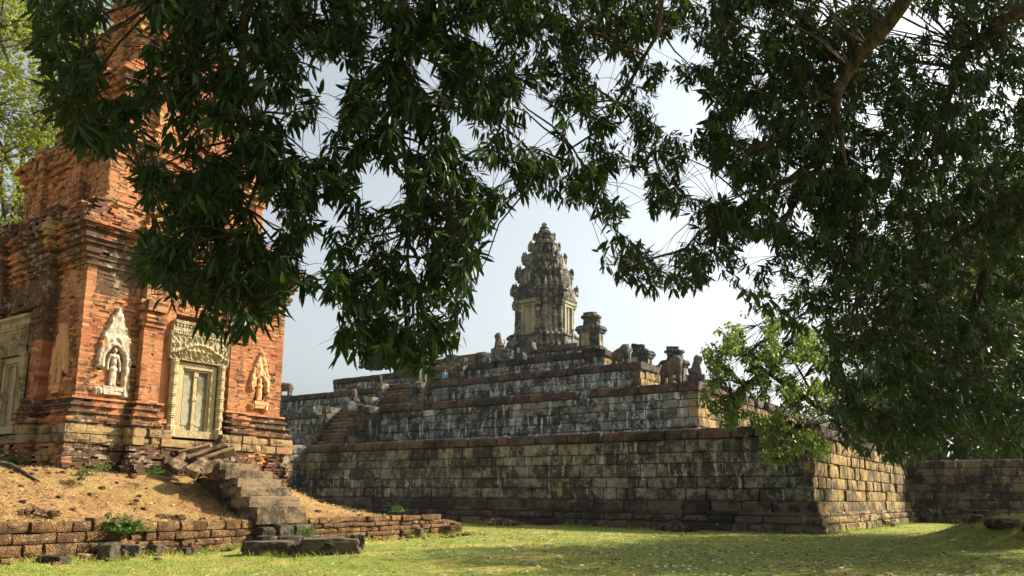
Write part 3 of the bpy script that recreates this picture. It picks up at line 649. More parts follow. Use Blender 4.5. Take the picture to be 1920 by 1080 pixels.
# ------------------------------------------------------------------ small shrines, elephants, lions on the terraces
def shrine(loc, s, ruin, seed, label, yaw=0.0):
    o = empty('small_shrine', loc, TH+yaw); tag(o, label, 'shrine', 'small ruined sandstone shrines on the terraces'); o.scale = (s, s, s)
    global rng
    keep = rng; rng = random.Random(seed)
    b = Blocks(STONES); P = khmer_plan(0.92); core = MB(); core.prism(khmer_plan(0.72), -0.05, 1.8)
    sk = lambda m, z, l: (abs(m[0]) < 0.34 or abs(m[1]) < 0.34) and 0.35 < z < 1.40
    z = 0
    for hh, off in ((0.18, 0.22), (0.14, 0.12)): ring(b, P, z, z+hh, off, 0.4, 0.5, 0.02); z += hh
    b.merged('base', range(len(b.c)), M['shrine'], o)
    b = Blocks(STONES)
    for i in range(3): ring(b, P, z, z+0.36, 0, 0.35, 0.42, 0.025, skip=sk, yaw=0.03); z += 0.36
    b.merged('body', range(len(b.c)), M['shrine'], o)
    for (x, y, rz_) in ((0, -0.90, 0), (0.90, 0, math.pi/2)):
        d = empty('false_door', (x, y, 0.32), rz_, o); ab = MB(); ab.box(-.36, .36, -0.02, .2, 0, 1.08, .015); ab.box(-.30, -.20, -.06, .1, 0.02, 1.0, .01); ab.box(.20, .30, -.06, .1, 0.02, 1.0, .01); ab.build('door_slab', M['door_panel'], d)
    b = Blocks(STONES)
    for hh, off in ((0.2, 0.12), (0.2, 0.24), (0.14, 0.16)): ring(b, P, z, z+hh, off, 0.5, 0.4, 0.035, miss=0.05); z += hh
    b.merged('cornice', range(len(b.c)), M['shrine'], o)
    b = Blocks(STONES); zz = z; n2 = int(5*(1-ruin))
    core.prism(khmer_plan(0.62), 1.5, z+0.02)
    for i in range(n2+1):
        off = (-0.22, -0.24, -0.24, -0.10, -0.16, -0.34)[min(i, 5)]; ring(b, P, z, z+0.22, off, 0.45, 0.38, 0.05, miss=0.12*ruin*i, yaw=0.06); z += 0.22
    core.prism(khmer_plan(0.45), zz-.1, z-0.05)
    b.merged('upper_storey', range(len(b.c)), M['shrine'], o)
    core.build('core', M['shrine'], o)
    cap = rough_box_mesh('broken_top', seed, 4, 0.12, 0.14); c = obj('broken_top', cap, M['shrine'], o, (rng.uniform(-.1, .1), rng.uniform(-.1, .1), z+0.16)); c.scale = (0.5, 0.46, 0.22); c.rotation_euler = (0.1, rng.uniform(-.25, .1), rng.uniform(0, 1))
    rng = keep
    return o
def on_terrace(px, k, Y=None, inset=1.0):
    """world point on terrace k top: direction from the pixel column, distance from the terrace depth Y"""
    P = D(px, 640, Y); return np.array([P[0], P[1], TI[k][2]])
def depth_of(k, lx, ly): return loc2w((lx, ly, 0))
def terrace_z(P):
    q = np.asarray(P)-PC; lx, ly = q@EX, q@EY; z = 0.0
    for ix, iy, zt in TI:
        if PX0+ix < lx < -ix and iy < ly < PY0-iy: z = zt
    return z
z3 = TI[3][2]
p = PC+EX*(-23.0)+EY*(20.6); pp = on_terrace(1108, 3, 67.2)
shrine((pp[0], pp[1], TI[3][2]-0.05), 1.08, 0.25, 11, 'tallest small ruined shrine with pale door slab, just right of the great tower')
pp = on_terrace(1196, 2, 66.5); shrine((pp[0], pp[1], TI[2][2]-0.05), 1.15, 0.8, 12, 'broken square shrine right behind the elephant and the person in pale blue')
pp = on_terrace(1263, 2, 67.0); shrine((pp[0], pp[1], TI[2][2]-0.55), 1.05, 0.3, 13, 'knobbly shrine top rising directly behind the biggest elephant statue')
pp = on_terrace(1338, 1, 70.0); shrine((pp[0], pp[1], TI[1][2]+0.2), 1.15, 0.8, 14, 'low shrine stump half hidden by the light green leaves')
pp = on_terrace(703, 3, 78.0); shrine((pp[0], pp[1], TI[3][2]-0.05), 1.2, 0.9, 15, 'roofless shrine under the hanging leaves on the pyramid\'s left shoulder')

def elephant_mesh():
    e = [((0, 0, 1.02), (0.80, 0.46, 0.50)), ((0.45, 0, 1.08), (0.50, 0.44, 0.48)), ((-0.5, 0, 1.0), (0.45, 0.42, 0.46)), ((0.98, 0, 1.30), (0.34, 0.32, 0.38)), ((0.92, 0.12, 1.56), (0.18, 0.15, 0.15)), ((0.92, -0.12, 1.56), (0.18, 0.15, 0.15)),
         ((0.86, 0.36, 1.26), (0.17, 0.06, 0.32)), ((0.86, -0.36, 1.26), (0.17, 0.06, 0.32))]
    c = [([(0.55, s*0.26, 0.85), (0.56, s*0.27, 0.4), (0.58, s*0.27, 0.08)], [0.22, 0.17, 0.18]) for s in (-1, 1)]
    c += [([(-0.6, s*0.25, 0.85), (-0.58, s*0.26, 0.42), (-0.60, s*0.26, 0.08)], [0.23, 0.17, 0.18]) for s in (-1, 1)]
    c += [([(1.20, 0, 1.12), (1.30, 0, 0.80), (1.28, 0, 0.45)], [0.17, 0.12, 0.09]), ([(-0.9, 0, 1.1), (-1.0, 0, 0.7)], [0.06, 0.04])]
    c += [([(0.40, s*0.36, 0.72), (0.75, s*0.33, 0.76)], [0.05, 0.05]) for s in (-1, 1)]
    return blob('elephant_statue', e, c, 0.045, 3)
EL = elephant_mesh()
def elephant(loc, yaw, s, label):
    o = obj('elephant_statue', EL.copy() if EL.users else EL, M['statue'], None, loc, yaw); o.scale = (s, s, s); tag(o, label, 'statue', 'elephant statues on the terrace corners')
    return o
def facing(P, extra=0): return math.atan2(-P[1], -P[0])+extra
pp = on_terrace(1256, 1, 51.0); elephant((pp[0], pp[1], TI[1][2]-0.02), facing(pp, 0.45), 1.02, 'large stone elephant statue standing on the second terrace corner')
pp = on_terrace(1162, 2, 60.7); elephant((pp[0], pp[1], TI[2][2]-0.02), facing(pp, 0.5), 0.95, 'weathered elephant statue beside the person in pale blue')
pp = on_terrace(539, 2, 86.0); elephant((pp[0], pp[1], float(D(539, 743, 86.0)[2])), math.pi-0.1, 1.0, 'small elephant statue silhouetted against the sky beside the brick tower')
ped = rough_box_mesh('pedestal', 3, 2, 0.03, 0.02); pq = obj('stone_pedestal', ped, M['shrine'], None, (pp[0], pp[1], (TI[2][2]-0.1+float(D(539, 743, 86.0)[2]))/2)); pq.scale = (1.3, 0.9, max(0.1, (float(D(539, 743, 86.0)[2])-TI[2][2]+0.12)/2)); tag(pq, 'low plinth under the elephant statue beside the brick tower', 'plinth')
def lion_mesh():
    e = [((0, 0, 0.52), (0.26, 0.22, 0.42)), ((-0.18, 0, 0.28), (0.32, 0.27, 0.28)), ((0.12, 0, 1.06), (0.26, 0.25, 0.27)), ((0.30, 0, 1.02), (0.16, 0.15, 0.13)), ((0.10, 0, 0.85), (0.28, 0.27, 0.22)), ((0.06, 0.17, 1.28), (0.06, 0.05, 0.08)), ((0.06, -0.17, 1.28), (0.06, 0.05, 0.08))]
    c = [([(0.16, s*0.16, 0.72), (0.26, s*0.17, 0.35), (0.30, s*0.17, 0.06)], [0.11, 0.08, 0.09]) for s in (-1, 1)]+[([(-0.2, s*0.24, 0.25), (0.10, s*0.26, 0.22), (0.14, s*0.26, 0.06)], [0.14, 0.10, 0.08]) for s in (-1, 1)]
    c += [([(-0.42, 0, 0.2), (-0.5, 0, 0.6), (-0.42, 0, 0.8)], [0.06, 0.05, 0.05])]
    return blob('lion_statue', e, c, 0.03, 2)
LI = lion_mesh()
def lion(px, yb, Y, yaw, s, label):
    P = D(px, yb, Y); o = obj('lion_statue', LI.copy(), M['statue'], None, P, yaw); o.scale = (s, s, s); zt = terrace_z(P); dz = (P[2]-zt)/s if P[2]-zt < 1.4 else 0.3
    pl = obj('plinth', rough_box_mesh('plinth', int(px), 3, 0.04, 0.03), M['shrine'], o, (-0.05, 0, -max(dz, 0.2)/2-0.02)); pl.scale = (0.62, 0.46, max(dz, 0.2)/2+0.06)
    if True: tag(o, label, 'statue', 'guardian lion statues beside the stairways')
    return o
Ay = math.atan2(-EY[1], -EY[0]); Bx = math.atan2(EX[1], EX[0])
lion(936, 654, 73.0, Ay-0.5, 1.15, 'guardian lion statue seated just left of the great tower')
lion(665, 757, 66.5, Ay, 0.95, 'worn lion statue on the lower stairway cheek wall')
lion(1305, 705, 66.0, Bx+0.3, 1.35, 'lion statue against the sky beside the light green leaves')
lion(713, 726, 73.0, Ay, 0.85, 'broken lion figure beside the middle stairway')
# loose stones lying on the terraces
for (px, yb, Y, s, lab) in ((905, 679, 69, 0.75, 'square stone stump on the terrace left of the lion'), (866, 681, 69, 0.5, 'rounded stone knob beside the people on the stairs'), (965, 664, 72, 0.55, 'fallen block leaning below the great tower'), (952, 668, 71, 0.6, 'broken block under the seated lion'), (978, 672, 70.5, 0.5, 'jagged block beside the broken block under the tower'),
                            (996, 653, 73, 0.5, 'pointed stone at the great tower\'s foot'), (1234, 700, 62, 0.35, 'small knob stone on the terrace edge left of the biggest elephant'), (655, 765, 64, 0.55, 'reddish block on top of the lower left cheek wall'), (590, 775, 63, 0.6, 'square block on the stair wall nearest the brick tower')):
    P = D(px, yb, Y); zt = terrace_z(P)-0.1; zt = zt if P[2]-zt < 0.6 else P[2]-0.25; zh = min(1.6, max(s*1.1, P[2]+s-zt)); o = obj('loose_stone', rough_box_mesh('loose_stone', int(px), 4, 0.1, 0.1), M['shrine'], None, (P[0], P[1], zt+zh/2)); o.scale = (s*0.8, s*0.7, zh/2); o.rotation_euler = (0, rng.uniform(-.2, .2), TH+rng.uniform(-.4, .4)); tag(o, lab, 'stone', 'loose stones on the terraces')

# ------------------------------------------------------------------ visitors
SK = plain('skin', (0.42, 0.26, 0.18)); HAIR = plain('hair', (0.02, 0.016, 0.013))
def person(px, yb, Y, yaw, shirt, trousers, label, sc_=1.0, zfix=None, hood=None, arm=0.1):
    e = [((0, 0, 1.18), (0.12, 0.19, 0.28)), ((0, 0, 0.92), (0.13, 0.175, 0.16)), ((0.01, 0, 1.60), (0.095, 0.078, 0.125)), ((0.105, 0, 1.58), (0.022, 0.015, 0.022)), ((0, 0.08, 1.59), (0.02, 0.012, 0.03)), ((0, -0.08, 1.59), (0.02, 0.012, 0.03))]
    c = [([(0, 0, 1.40), (0, 0, 1.52)], [0.06, 0.052])]
    for s in (-1, 1):
        c.append(([(0, s*0.095, 0.88), (0.02, s*0.10, 0.48), (-0.01, s*0.10, 0.08)], [0.088, 0.06, 0.045])); c.append(([(-0.02, s*0.10, 0.04), (0.14, s*0.11, 0.035)], [0.042, 0.036]))
        c.append(([(0, s*0.20, 1.38), (-0.02, s*0.25, 1.10), (0.08+arm, s*0.22, 0.88)], [0.056, 0.044, 0.034]))
        for f in range(4): c.append(([(0.09+arm, s*(0.205+0.012*f), 0.87), (0.12+arm, s*(0.20+0.014*f), 0.80-0.006*f)], [0.011, 0.009]))
        c.append(([(0.10+arm, s*0.20, 0.87), (0.14+arm, s*0.185, 0.84)], [0.011, 0.009]))
    me = blob('person', e, c, 0.017, 2)
    for m in (SK, plain('shirt', shirt), plain('trousers', trousers)): me.materials.append(m)
    for p in me.polygons:
        z, y, x = p.center.z, abs(p.center.y), p.center.x
        p.material_index = 1 if (0.88 < z < 1.455 and not (y > 0.17 and z < 0.98)) else (2 if 0.09 < z <= 0.95 and y < 0.19 else 0)
    P = D(px, yb, Y); P = np.array([P[0], P[1], terrace_z(P)])
    o = obj('person', me, None, None, P, yaw); o.scale = (sc_,)*3; tag(o, label, 'person', 'visitors on the pyramid')
    ab = MB(); V, F = _sph((-0.018, 0, 1.645), (0.108, 0.092, 0.105), 14, 8); V = np.array(V); ab.add(V, F); h = ab.build('hair', hood or HAIR, o, True)
    return o
person(1074, 643, 75.0, math.pi*0.9, (0.10, 0.12, 0.14), (0.32, 0.34, 0.36), 'visitor in dark top and grey trousers standing right of the great tower')
person(1179, 681, 60.4, -1.9, (0.30, 0.55, 0.66), (0.25, 0.45, 0.55), 'visitor in pale blue clothes standing before the elephant statue', 1.0, TI[2][2]-0.55, plain('white_hat', (0.7, 0.7, 0.7)))
person(835, 676, 74.0, -1.2, (0.17, 0.34, 0.56), (0.05, 0.06, 0.09), 'visitor in bright blue shirt at the stair top')
person(849, 673, 74.5, -1.8, (0.035, 0.045, 0.05), (0.04, 0.04, 0.05), 'visitor in dark clothes beside the one in bright blue')

# ------------------------------------------------------------------ brick tower
BT = np.array([-14.4, 29.6, 0.0])
bt = empty('brick_tower', BT, TH)
tag(bt, 'weathered orange brick tower with carved false doors and plaster niches', 'tower')
def brick_plan(h, pr=0.30, a=1.32, b=2.02, k=None):
    k = k or h/3.88; a *= k; b *= k; pr *= k
    side = [(h, -h), (h, -b), (h+pr, -b), (h+pr, -a), (h+pr*0.35, -a), (h+pr*0.35, a), (h+pr, a), (h+pr, b), (h, b)]
    P = []
    for q in range(4):
        ca, sa = (1, 0, -1, 0)[q], (0, 1, 0, -1)[q]
        for x, y in side: P.append((x*ca-y*sa, x*sa+y*ca))
    return P
bb = Blocks(BRICKS)
def prof1(z):
    for a, b, o in ((2.0, 2.75, 0.42), (2.75, 3.12, 0.34), (3.12, 3.66, 0.40), (3.66, 3.75, 0.30), (3.75, 3.86, 0.36), (3.86, 4.02, 0.22), (4.02, 4.12, 0.30), (4.12, 4.24, 0.16), (4.24, 4.36, 0.22), (4.36, 4.46, 0.08), (4.46, 4.58, 0.14),
                    (8.75, 8.87, 0.08), (8.87, 9.0, 0.03), (9.0, 9.12, 0.12), (9.12, 9.3, 0.18), (9.3, 9.42, 0.10), (9.42, 9.56, 0.22), (9.56, 9.74, 0.30), (9.74, 9.86, 0.20), (9.86, 10.05, 0.34), (10.05, 10.3, 0.44), (10.3, 10.5, 0.30), (10.5, 10.75, 0.16), (10.75, 11.0, -0.05)):
        if a <= z < b: return o
    return 0.0
def pil_extra(m, z):       # capitals and bases of the pilasters
    if abs(abs(m[1]) - 1.67) < 0.45 and m[0] > 3.9 or abs(abs(m[0])-1.67) < 0.45 and m[1] < -3.9:
        if 7.1 < z < 7.25 or 7.45 < z < 7.6: return 0.07
        if 7.25 <= z <= 7.45: return 0.13
        if 7.6 <= z < 8.0: return 0.16
    return 0.0
def erode(m, z):
    n = mnoise.noise(Vector((m[0]*0.9, m[1]*0.9, z*0.75)))
    f = max(0.0, min(1.0, (3.1-z)/0.8))*1.0+max(0.0, min(1.0, (z-10.1)/0.6))*0.6+0.015
    v = pil_extra(m, z)-f*max(0, n+0.12)*0.75
    if z < 2.9: v += 0.07*mnoise.noise(Vector((m[0]*2.5, m[1]*2.5, z*2.2)))
    return v
def btone(m, z):
    n = mnoise.noise(Vector((m[0]*0.7+3, m[1]*0.7, z*0.5)))
    left = m[1] < -3.4 and m[0] < 2.2
    if 3.12 <= z < 3.66: return 1.0
    t_ = 0.0
    if z < 3.12: t_ = 1.6+n*1.0
    if 3.66 <= z < 4.5: t_ = 1.45+n*1.0
    if z > 9.9: t_ = 1.35+n*1.1
    if left and z > 6.5: t_ = max(t_, 1.7+n*0.8)
    if 7.9 < z <= 9.9: t_ = max(t_, 1.2+n*1.3)
    if n > 0.35: t_ = max(t_, 1.25)
    return t_
def door_skip(m, z, l): return (3.42 < z < 7.78) and ((abs(m[1]) < 1.25 and 3.9 < m[0]) or (abs(m[0]) < 1.25 and m[1] < -3.9) )
def niche_skip(m, z, l):
    for (cy, z0, z1, w) in ((-2.78, 5.0, 6.55, 0.33), (2.86, 5.0, 6.5, 0.26)):
        if m[0] > 3.7 and abs(m[1]-cy) < w and z0 < z < z1-0.4*abs(m[1]-cy): return True
    for (cx, z0, z1, w) in ((2.78, 5.0, 6.5, 0.28), (-2.78, 5.0, 6.5, 0.28)):
        if m[1] < -3.7 and abs(m[0]-cx) < w and z0 < z < z1: return True
    return door_skip(m, z, l)
z = 1.75; ch = 0.074
while z < 11.0:
    if 3.11 < z < 3.64: z += ch; continue
    if z < 2.0: o_ = 0.5
    else: o_ = prof1(z+ch/2)
    ring(bb, brick_plan(3.88), z, z+ch, o_, 0.30, 0.29, 0.005 if 4.6 < z < 8.8 else (0.010 if 3.6 < z < 9.9 else 0.022), btone, True, niche_skip, 0.012 if 3.1 < z < 9.9 else 0.08, 0.012, erode, 0.35, 0.0028, 0.09)
    z += ch
tanb = Blocks(STONES)
for (a, b) in ((3.12, 3.39), (3.39, 3.67)): ring(tanb, brick_plan(3.88), a, b, 0.40, 0.4, 0.75, 0.012, 1.0, True, door_skip, 0.0, 0.01, lambda m, z: -0.18*max(0, mnoise.noise(Vector((m[0]*0.8, m[1]*0.8, z)))), 0.4, 0.006)
tanb.merged('plinth_band', range(len(tanb.c)), M['plinth'], bt)
core = MB(); core.prism(brick_plan(3.62, 0.15), 1.0, 10.7); core.prism(brick_plan(3.95, 0.15), 0.9, 3.0)
zs = 10.75
def storey(h, z0, z1, tonev):
    z = z0
    while z < z1:
        u = (z-z0)/(z1-z0)
        o_ = 0.22 if u < 0.08 else 0.12 if u < 0.14 else 0.2 if u < 0.18 else 0.05 if u < 0.22 else 0.0 if u < 0.66 else 0.1 if u < 0.70 else 0.04 if u < 0.74 else 0.18 if u < 0.84 else 0.30 if u < 0.92 else 0.1
        ring(bb, brick_plan(h), z, z+ch, o_, 0.30, 0.30, 0.012, lambda m, zz: tonev+mnoise.noise(Vector((m[0], m[1], zz)))*1.2, True, None, 0.04, 0.02,
             lambda m, zz: -0.30*max(0, mnoise.noise(Vector((m[0]*0.8+7, m[1]*0.8, zz*0.55)))+0.05)*(0.25+0.75*u), 0.35, 0.003, 0.12)
        z += ch
    core.prism(brick_plan(h-0.28, 0.15), z0-0.2, z1-0.1)
storey(3.12, 10.75, 14.1, 0.7); storey(2.45, 14.1, 16.9, 0.8); storey(1.85, 16.9, 19.2, 0.9); storey(1.25, 19.2, 20.9, 1.2)
core.build('core', M['brick_core'], bt)
# the 300 bricks that show largest as parts of their own (on the lit face by the near corner)
def brick_rank(i):
    c = bb.c[i]
    if bb.tone[i] > 0.3 or not (4.5 < c[2] < 8.6) or c[0] < 3.6 or c[1] > -1.9: return 1e9
    return np.linalg.norm(loc2w(c, BT)-O3)+abs(c[2]-4.6)*0.2
order = sorted(range(len(bb.c)), key=brick_rank); sel = set(order[:300])
bb.objects('brick', sorted(sel), M['brick'], bt); bb.merged('brickwork', [i for i in range(len(bb.c)) if i not in sel], M['brick'], bt)
for (px_, py_, rz_) in ((3.99, 0.08, math.pi/2), (0, -3.99, 0)):
    for sg in (-1, 1):
        q = MB(); xa, xb = sorted((sg*0.90, sg*1.42)); q.box(xa, xb, -0.03, 0.3, -0.2, 4.25); V, Q, T = q.data(); ca, sa = math.cos(rz_), math.sin(rz_)
        V = np.stack([V[:, 0]*ca-V[:, 1]*sa+px_, V[:, 0]*sa+V[:, 1]*ca+py_, V[:, 2]+3.5], -1); obj('door_reveal', mesh_np('door_reveal', V, Q, T), M['brick'], bt)
false_door(bt, (4.02, 0.08, 3.62), math.pi/2, 1.5, 2.46, 1.0); false_door(bt, (0.0, -4.02, 3.62), 0, 1.5, 2.46, 1.0)
def figure_mesh():
    e = [((0, 0, 1.02), (0.105, 0.07, 0.12)), ((0, 0, 0.60), (0.135, 0.085, 0.12)), ((0, 0, 0.36), (0.125, 0.07, 0.32)), ((0, -0.01, 0.82), (0.095, 0.065, 0.16)), ((0, -0.02, 1.24), (0.072, 0.07, 0.095)), ((0, 0, 1.38), (0.05, 0.05, 0.09)), ((-.045, -.05, 1.02), (.05, .04, .045)), ((.045, -.05, 1.02), (.05, .04, .045))]
    c = [([(0, 0, 1.08), (0, 0, 1.18)], [0.04, 0.038])]
    for s in (-1, 1):
        c.append(([(s*0.12, 0, 1.08), (s*0.19, -0.01, 0.82), (s*0.20, -0.03, 0.56)], [0.045, 0.036, 0.032])); c.append(([(s*0.06, 0, 0.3), (s*0.065, 0, 0.03)], [0.06, 0.045])); c.append(([(s*0.06, 0, 0.03), (s*0.075, -0.09, 0.02)], [0.04, 0.03]))
    return blob('guardian_figure', e, c, 0.022, 2)
FG = figure_mesh()
def niche(org, rz, w, h, full, fs):
    n_ = empty('niche', org, rz, bt)
    def half(z_, hw, hh, sh):
        if z_ < 0 or z_ > hh: return -1.0
        return hw if z_ < sh else hw*(1-((z_-sh)/(hh-sh))**1.6)**0.9
    nx_, nz_ = 34, 84; keepv = {}; V = []; Q = []; sd = w*10
    def vid(i, k):
        if (i, k) not in keepv: keepv[(i, k)] = len(V); V.append([0, 0, 0])
        return keepv[(i, k)]
    def inn(i, k):
        x = (i/nx_-0.5)*w*1.1; z_ = k/nz_*h; e = 0.07*mnoise.noise(Vector((x*5+sd, z_*4, 1.0)))+0.04*mnoise.noise(Vector((x*15+sd, z_*13, 5.0)))
        if z_ < h*0.30 and (not full or x < 0) and mnoise.noise(Vector((x*3+sd, z_*3, 8.0))) < 0.12: return False
        return abs(x) < half(z_, w/2, h, h*0.42)+e and abs(x) > half(z_, w*0.27, h*0.55, h*0.40)+e*0.5
    for k in range(nz_):
        for i in range(nx_):
            if inn(i+.5, k+.5): Q.append((vid(i, k), vid(i+1, k), vid(i+1, k+1), vid(i, k+1)))
    cnt_ = {}
    for q in Q:
        for v in q: cnt_[v] = cnt_.get(v, 0)+1
    for (i, k), v in keepv.items():
        x = (i/nx_-0.5)*w*1.1; z_ = k/nz_*h; rel = 0.05*mnoise.noise(Vector((x*6, z_*5+sd, 2.0)))+0.03*mnoise.noise(Vector((x*17, z_*15+sd, 2.0)))
        rib = 0.03*max(0, math.cos((abs(x)-half(z_, w*0.34, h*0.66, h*0.40))*40))*(abs(abs(x)-half(z_, w*0.34, h*0.66, h*0.40)) < 0.05)
        V[v] = (x, (-0.06-rel-rib) if cnt_[v] == 4 else 0.06, z_)
    mt = M['plaster'] if full else M['brick_plaster']
    sf = obj('plaster_surround', mesh_np('plaster_surround', V, Q, smooth=True), mt, n_)
    mb = MB(); mb.box(-w*0.30, w*0.30, -0.09, 0.2, 0.20, 0.34, 0.012); mb.box(-w*0.25, w*0.25, -0.07, 0.2, 0.08, 0.195, 0.01); mb.build('pedestal', mt, n_, warp=0.02, wscale=8)
    mb = MB(); mb.box(-w*0.29, w*0.29, 0.16, 0.22, 0.2, h*0.6); mb.build('niche_back', M['brick_core'] if not full else M['brick_plaster'], n_)
    f = obj('guardian_figure', FG.copy(), mt, n_, (0, 0.03, 0.34)); f.scale = (fs*1.05, fs*1.2, fs)
    return n_
def bpl():
    t = NT('brick_coloured_plaster'); a = t.noise(6, 5, 0.7); c = t.mix(a, (0.50, 0.24, 0.10), (0.60, 0.37, 0.20)); c = t.mix(t.ramp(t.noise(14, 4, .7), 0.58, 0.72), c, (0.18, 0.08, 0.045)); return t.done(c, 0.95, a, 0.8, 0.03)
M['brick_plaster'] = bpl()
niche((3.92, -2.78, 4.62), math.pi/2, 1.12, 3.0, True, 0.95)
niche((3.92, 2.86, 4.72), math.pi/2, 0.86, 2.35, False, 0.98)
niche((2.80, -3.92, 4.62), 0, 0.95, 2.5, False, 0.95)

# ------------------------------------------------------------------ laterite retaining wall of the mound
wall_mid0, wall_mid1 = 5.0, 6.6
def wpos(t, s, z): p = W0+WT*t+WN*s; return np.array([p[0], p[1], z])
lw = empty('laterite_wall', wpos(-6, 0, 0)); tag(lw, 'low crumbling retaining wall of orange laterite blocks round the mound', 'wall')
base0 = wpos(-6, 0, 0)
lb = Blocks([stone_template(100+i, 0.035, 0.045) for i in range(12)])
def wl2(t, s=0): return (W0+WT*t+WN*s)-base0[:2]
# big blocks on the left, brick-sized blocks further on
def lay(t0, t1, z0, z1, lm_, push=0.03, miss=0.0): course(lb, wl2(t0), wl2(t1), z0, z1, 0.0, 0.45, lm_, 0.4, 0.012, push, None, 0, None, 0.03, 0.02, miss)
lay(-6, 3.9, -0.15, 0.13, 0.75); lay(-6, 3.4, 0.13, 0.40, 0.62); lay(-6, 3.1, 0.40, 0.66, 0.8); lay(-6, 2.2, 0.66, 0.92, 0.6)
lay(2.25, 3.3, 0.62, 1.0, 1.0)
lay(3.9, 9.0, -0.1, 0.16, 0.5, 0.06, 0.1); lay(3.5, 8.6, 0.16, 0.36, 0.45, 0.05, 0.06); lay(3.3, 8.3, 0.36, 0.58, 0.42, 0.04); lay(3.35, 8.4, 0.58, 0.86, 0.55)
lay(9.2, WL, -0.1, 0.14, 0.55); lay(9.2, WL+0.1, 0.14, 0.32, 0.5); lay(9.2, WL, 0.32, 0.50, 0.48); lay(9.2, WL-0.2, 0.50, 0.66, 0.52); lay(9.3, WL-0.8, 0.66, 0.86, 0.6)
# return at the far end
for z0, z1, e in ((-0.1, 0.2, 1.6), (0.2, 0.42, 1.4), (0.42, 0.62, 1.3)):
    course(lb, wl2(WL), wl2(WL+0.2, e), z0, z1, 0, 0.4, 0.5, 0.3, 0.012, 0.04, None, 0, None, 0.05)
lb.objects('stone_block', range(len(lb.c)), M['laterite'], lw)

def rock(name, px, py, size, label, cat='stone', mat='rock', zb=None, rot=None, sub=4, bulge=0.13, j=0.09, seed=None, group=None, Y=None, at=None):
    P = D(px, py, Y) if Y else G(px, py, zb or 0.0)
    if at is not None: P = np.array([at[0], at[1], 0.0])
    if group == SG and 180 < px < 800:
        lo, hi = -4.0, WL
        for _ in range(40):
            t_ = (lo+hi)/2
            if proj(wpos(t_, -0.42, 0.2))[0] < px: lo = t_
            else: hi = t_
        P = wpos(lo, -0.42, 0.0)
    if zb is None and Y is None: P[2] = float(ground_h(P[0], P[1]))
    stone_spots.append((P[0], P[1]))
    me = rough_box_mesh(name, seed if seed is not None else int(px*7+py), sub+3, bulge, j); o = obj(name, me, M[mat], None, (P[0], P[1], P[2]+size[2]*0.36)); o.scale = [v/2 for v in size]
    o.rotation_euler = rot or (rng.uniform(-.12, .12), rng.uniform(-.12, .12), rng.uniform(0, 3)); tag(o, label, cat, group); return o
stone_spots = []
SG = 'fallen stones along the foot of the wall'
rock('fallen_stone', 205, 1050, (0.42, 0.36, 0.46), 'upright dark wedge stone in the broken gap of the wall', group=SG); rock('fallen_stone', 243, 1047, (0.52, 0.4, 0.36), 'squat dark stone right of the upright wedge in the wall gap', group=SG)
rock('fallen_stone', 157, 1049, (0.36, 0.3, 0.16), 'flat pale round stone at the wall foot', mat='step_stone', group=SG); rock('fallen_stone', 100, 1056, (0.75, 0.4, 0.2), 'long low brown stone in the grass below the big blocks', group=SG)
rock('fallen_stone', 296, 1033, (0.34, 0.3, 0.3), 'small leaning stone midway between the wall gap and the stairs', group=SG); rock('fallen_stone', 345, 1027, (0.30, 0.26, 0.22), 'little dark stone just left of the tall slanted one', group=SG)
rock('fallen_stone', 365, 1024, (0.34, 0.28, 0.34), 'slanted reddish stone standing against the wall left of the stairs', mat='laterite', group=SG)
rock('fallen_stone', 786, 1010, (0.34, 0.3, 0.42), 'single dark upright stone before the far end of the wall', group=SG)
rock('fallen_stone', 838, 1004, (0.7, 0.5, 0.5), 'rounded pale boulder at the tumbled wall end', mat='laterite', group=SG); rock('fallen_stone', 852, 1003, (0.5, 0.5, 0.62), 'lumpy boulder stacked at the very end of the wall', mat='laterite', group=SG)
rock('fallen_stone', 870, 1006, (0.6, 0.3, 0.12), 'flat dark slab lying past the wall end', group=SG)

# ------------------------------------------------------------------ stone stairs up the mound
P6 = G(526, 979, 0.75)
stairs = empty('stone_stairs', (P6[0], P6[1], 0), TH); tag(stairs, 'worn stone steps climbing the mound to the brick tower', 'stairs')
hts = [0.75, 1.22, 1.53, 1.82, 2.10, 2.36, 2.60]; run = 0.40
for i in range(6):
    w = (1.95, 1.98, 2.0, 1.75, 1.9, 1.55)[i]; sh = (0.0, 0.05, 0.0, 0.02, -0.12, -0.2)[i]
    me = rough_box_mesh('step', 40+i, 8, 0.03, 0.016); o = obj('step', me, M['tread'], stairs, (-run*i-0.42, sh, (hts[i]+hts[i+1])/2-0.02)); o.scale = (0.48, w/2, (hts[i+1]-hts[i])/2+0.03); o.rotation_euler = (rng.uniform(-.012, .012), 0, rng.uniform(-.02, .02))
mb = MB(); mb.box(-3.6, -0.3, -0.85, 0.85, -0.3, 0.72); mb.box(-3.6, -1.1, -0.8, 0.75, 0.7, 1.5); mb.box(-3.6, -2.0, -0.7, 0.7, 1.5, 2.1); mb.build('stair_core', M['rock'], stairs, warp=0.05)
bsr = [(0.0, -0.62, 0.36, 0.55, 0.42, 0.30), (0.05, 0.0, 0.40, 0.55, 0.55, 0.36), (0.1, 0.66, 0.42, 0.6, 0.66, 0.34), (0.25, -0.75, 0.12, 0.62, 0.5, 0.30), (0.35, -0.1, 0.12, 0.7, 0.75, 0.28), (0.30, 0.75, 0.12, 0.7, 0.9, 0.26)]
for i, (x, y, zc, sx, sy, sz) in enumerate(bsr):
    o = obj('foundation_stone', rough_box_mesh('foundation_stone', 60+i, 7, 0.12, 0.08), M['rock'], stairs, (x, y, zc+.06)); o.scale = (sx/2+.05, sy/2+.05, sz/2+.04); o.rotation_euler = (0, 0, rng.uniform(-.2, .2))
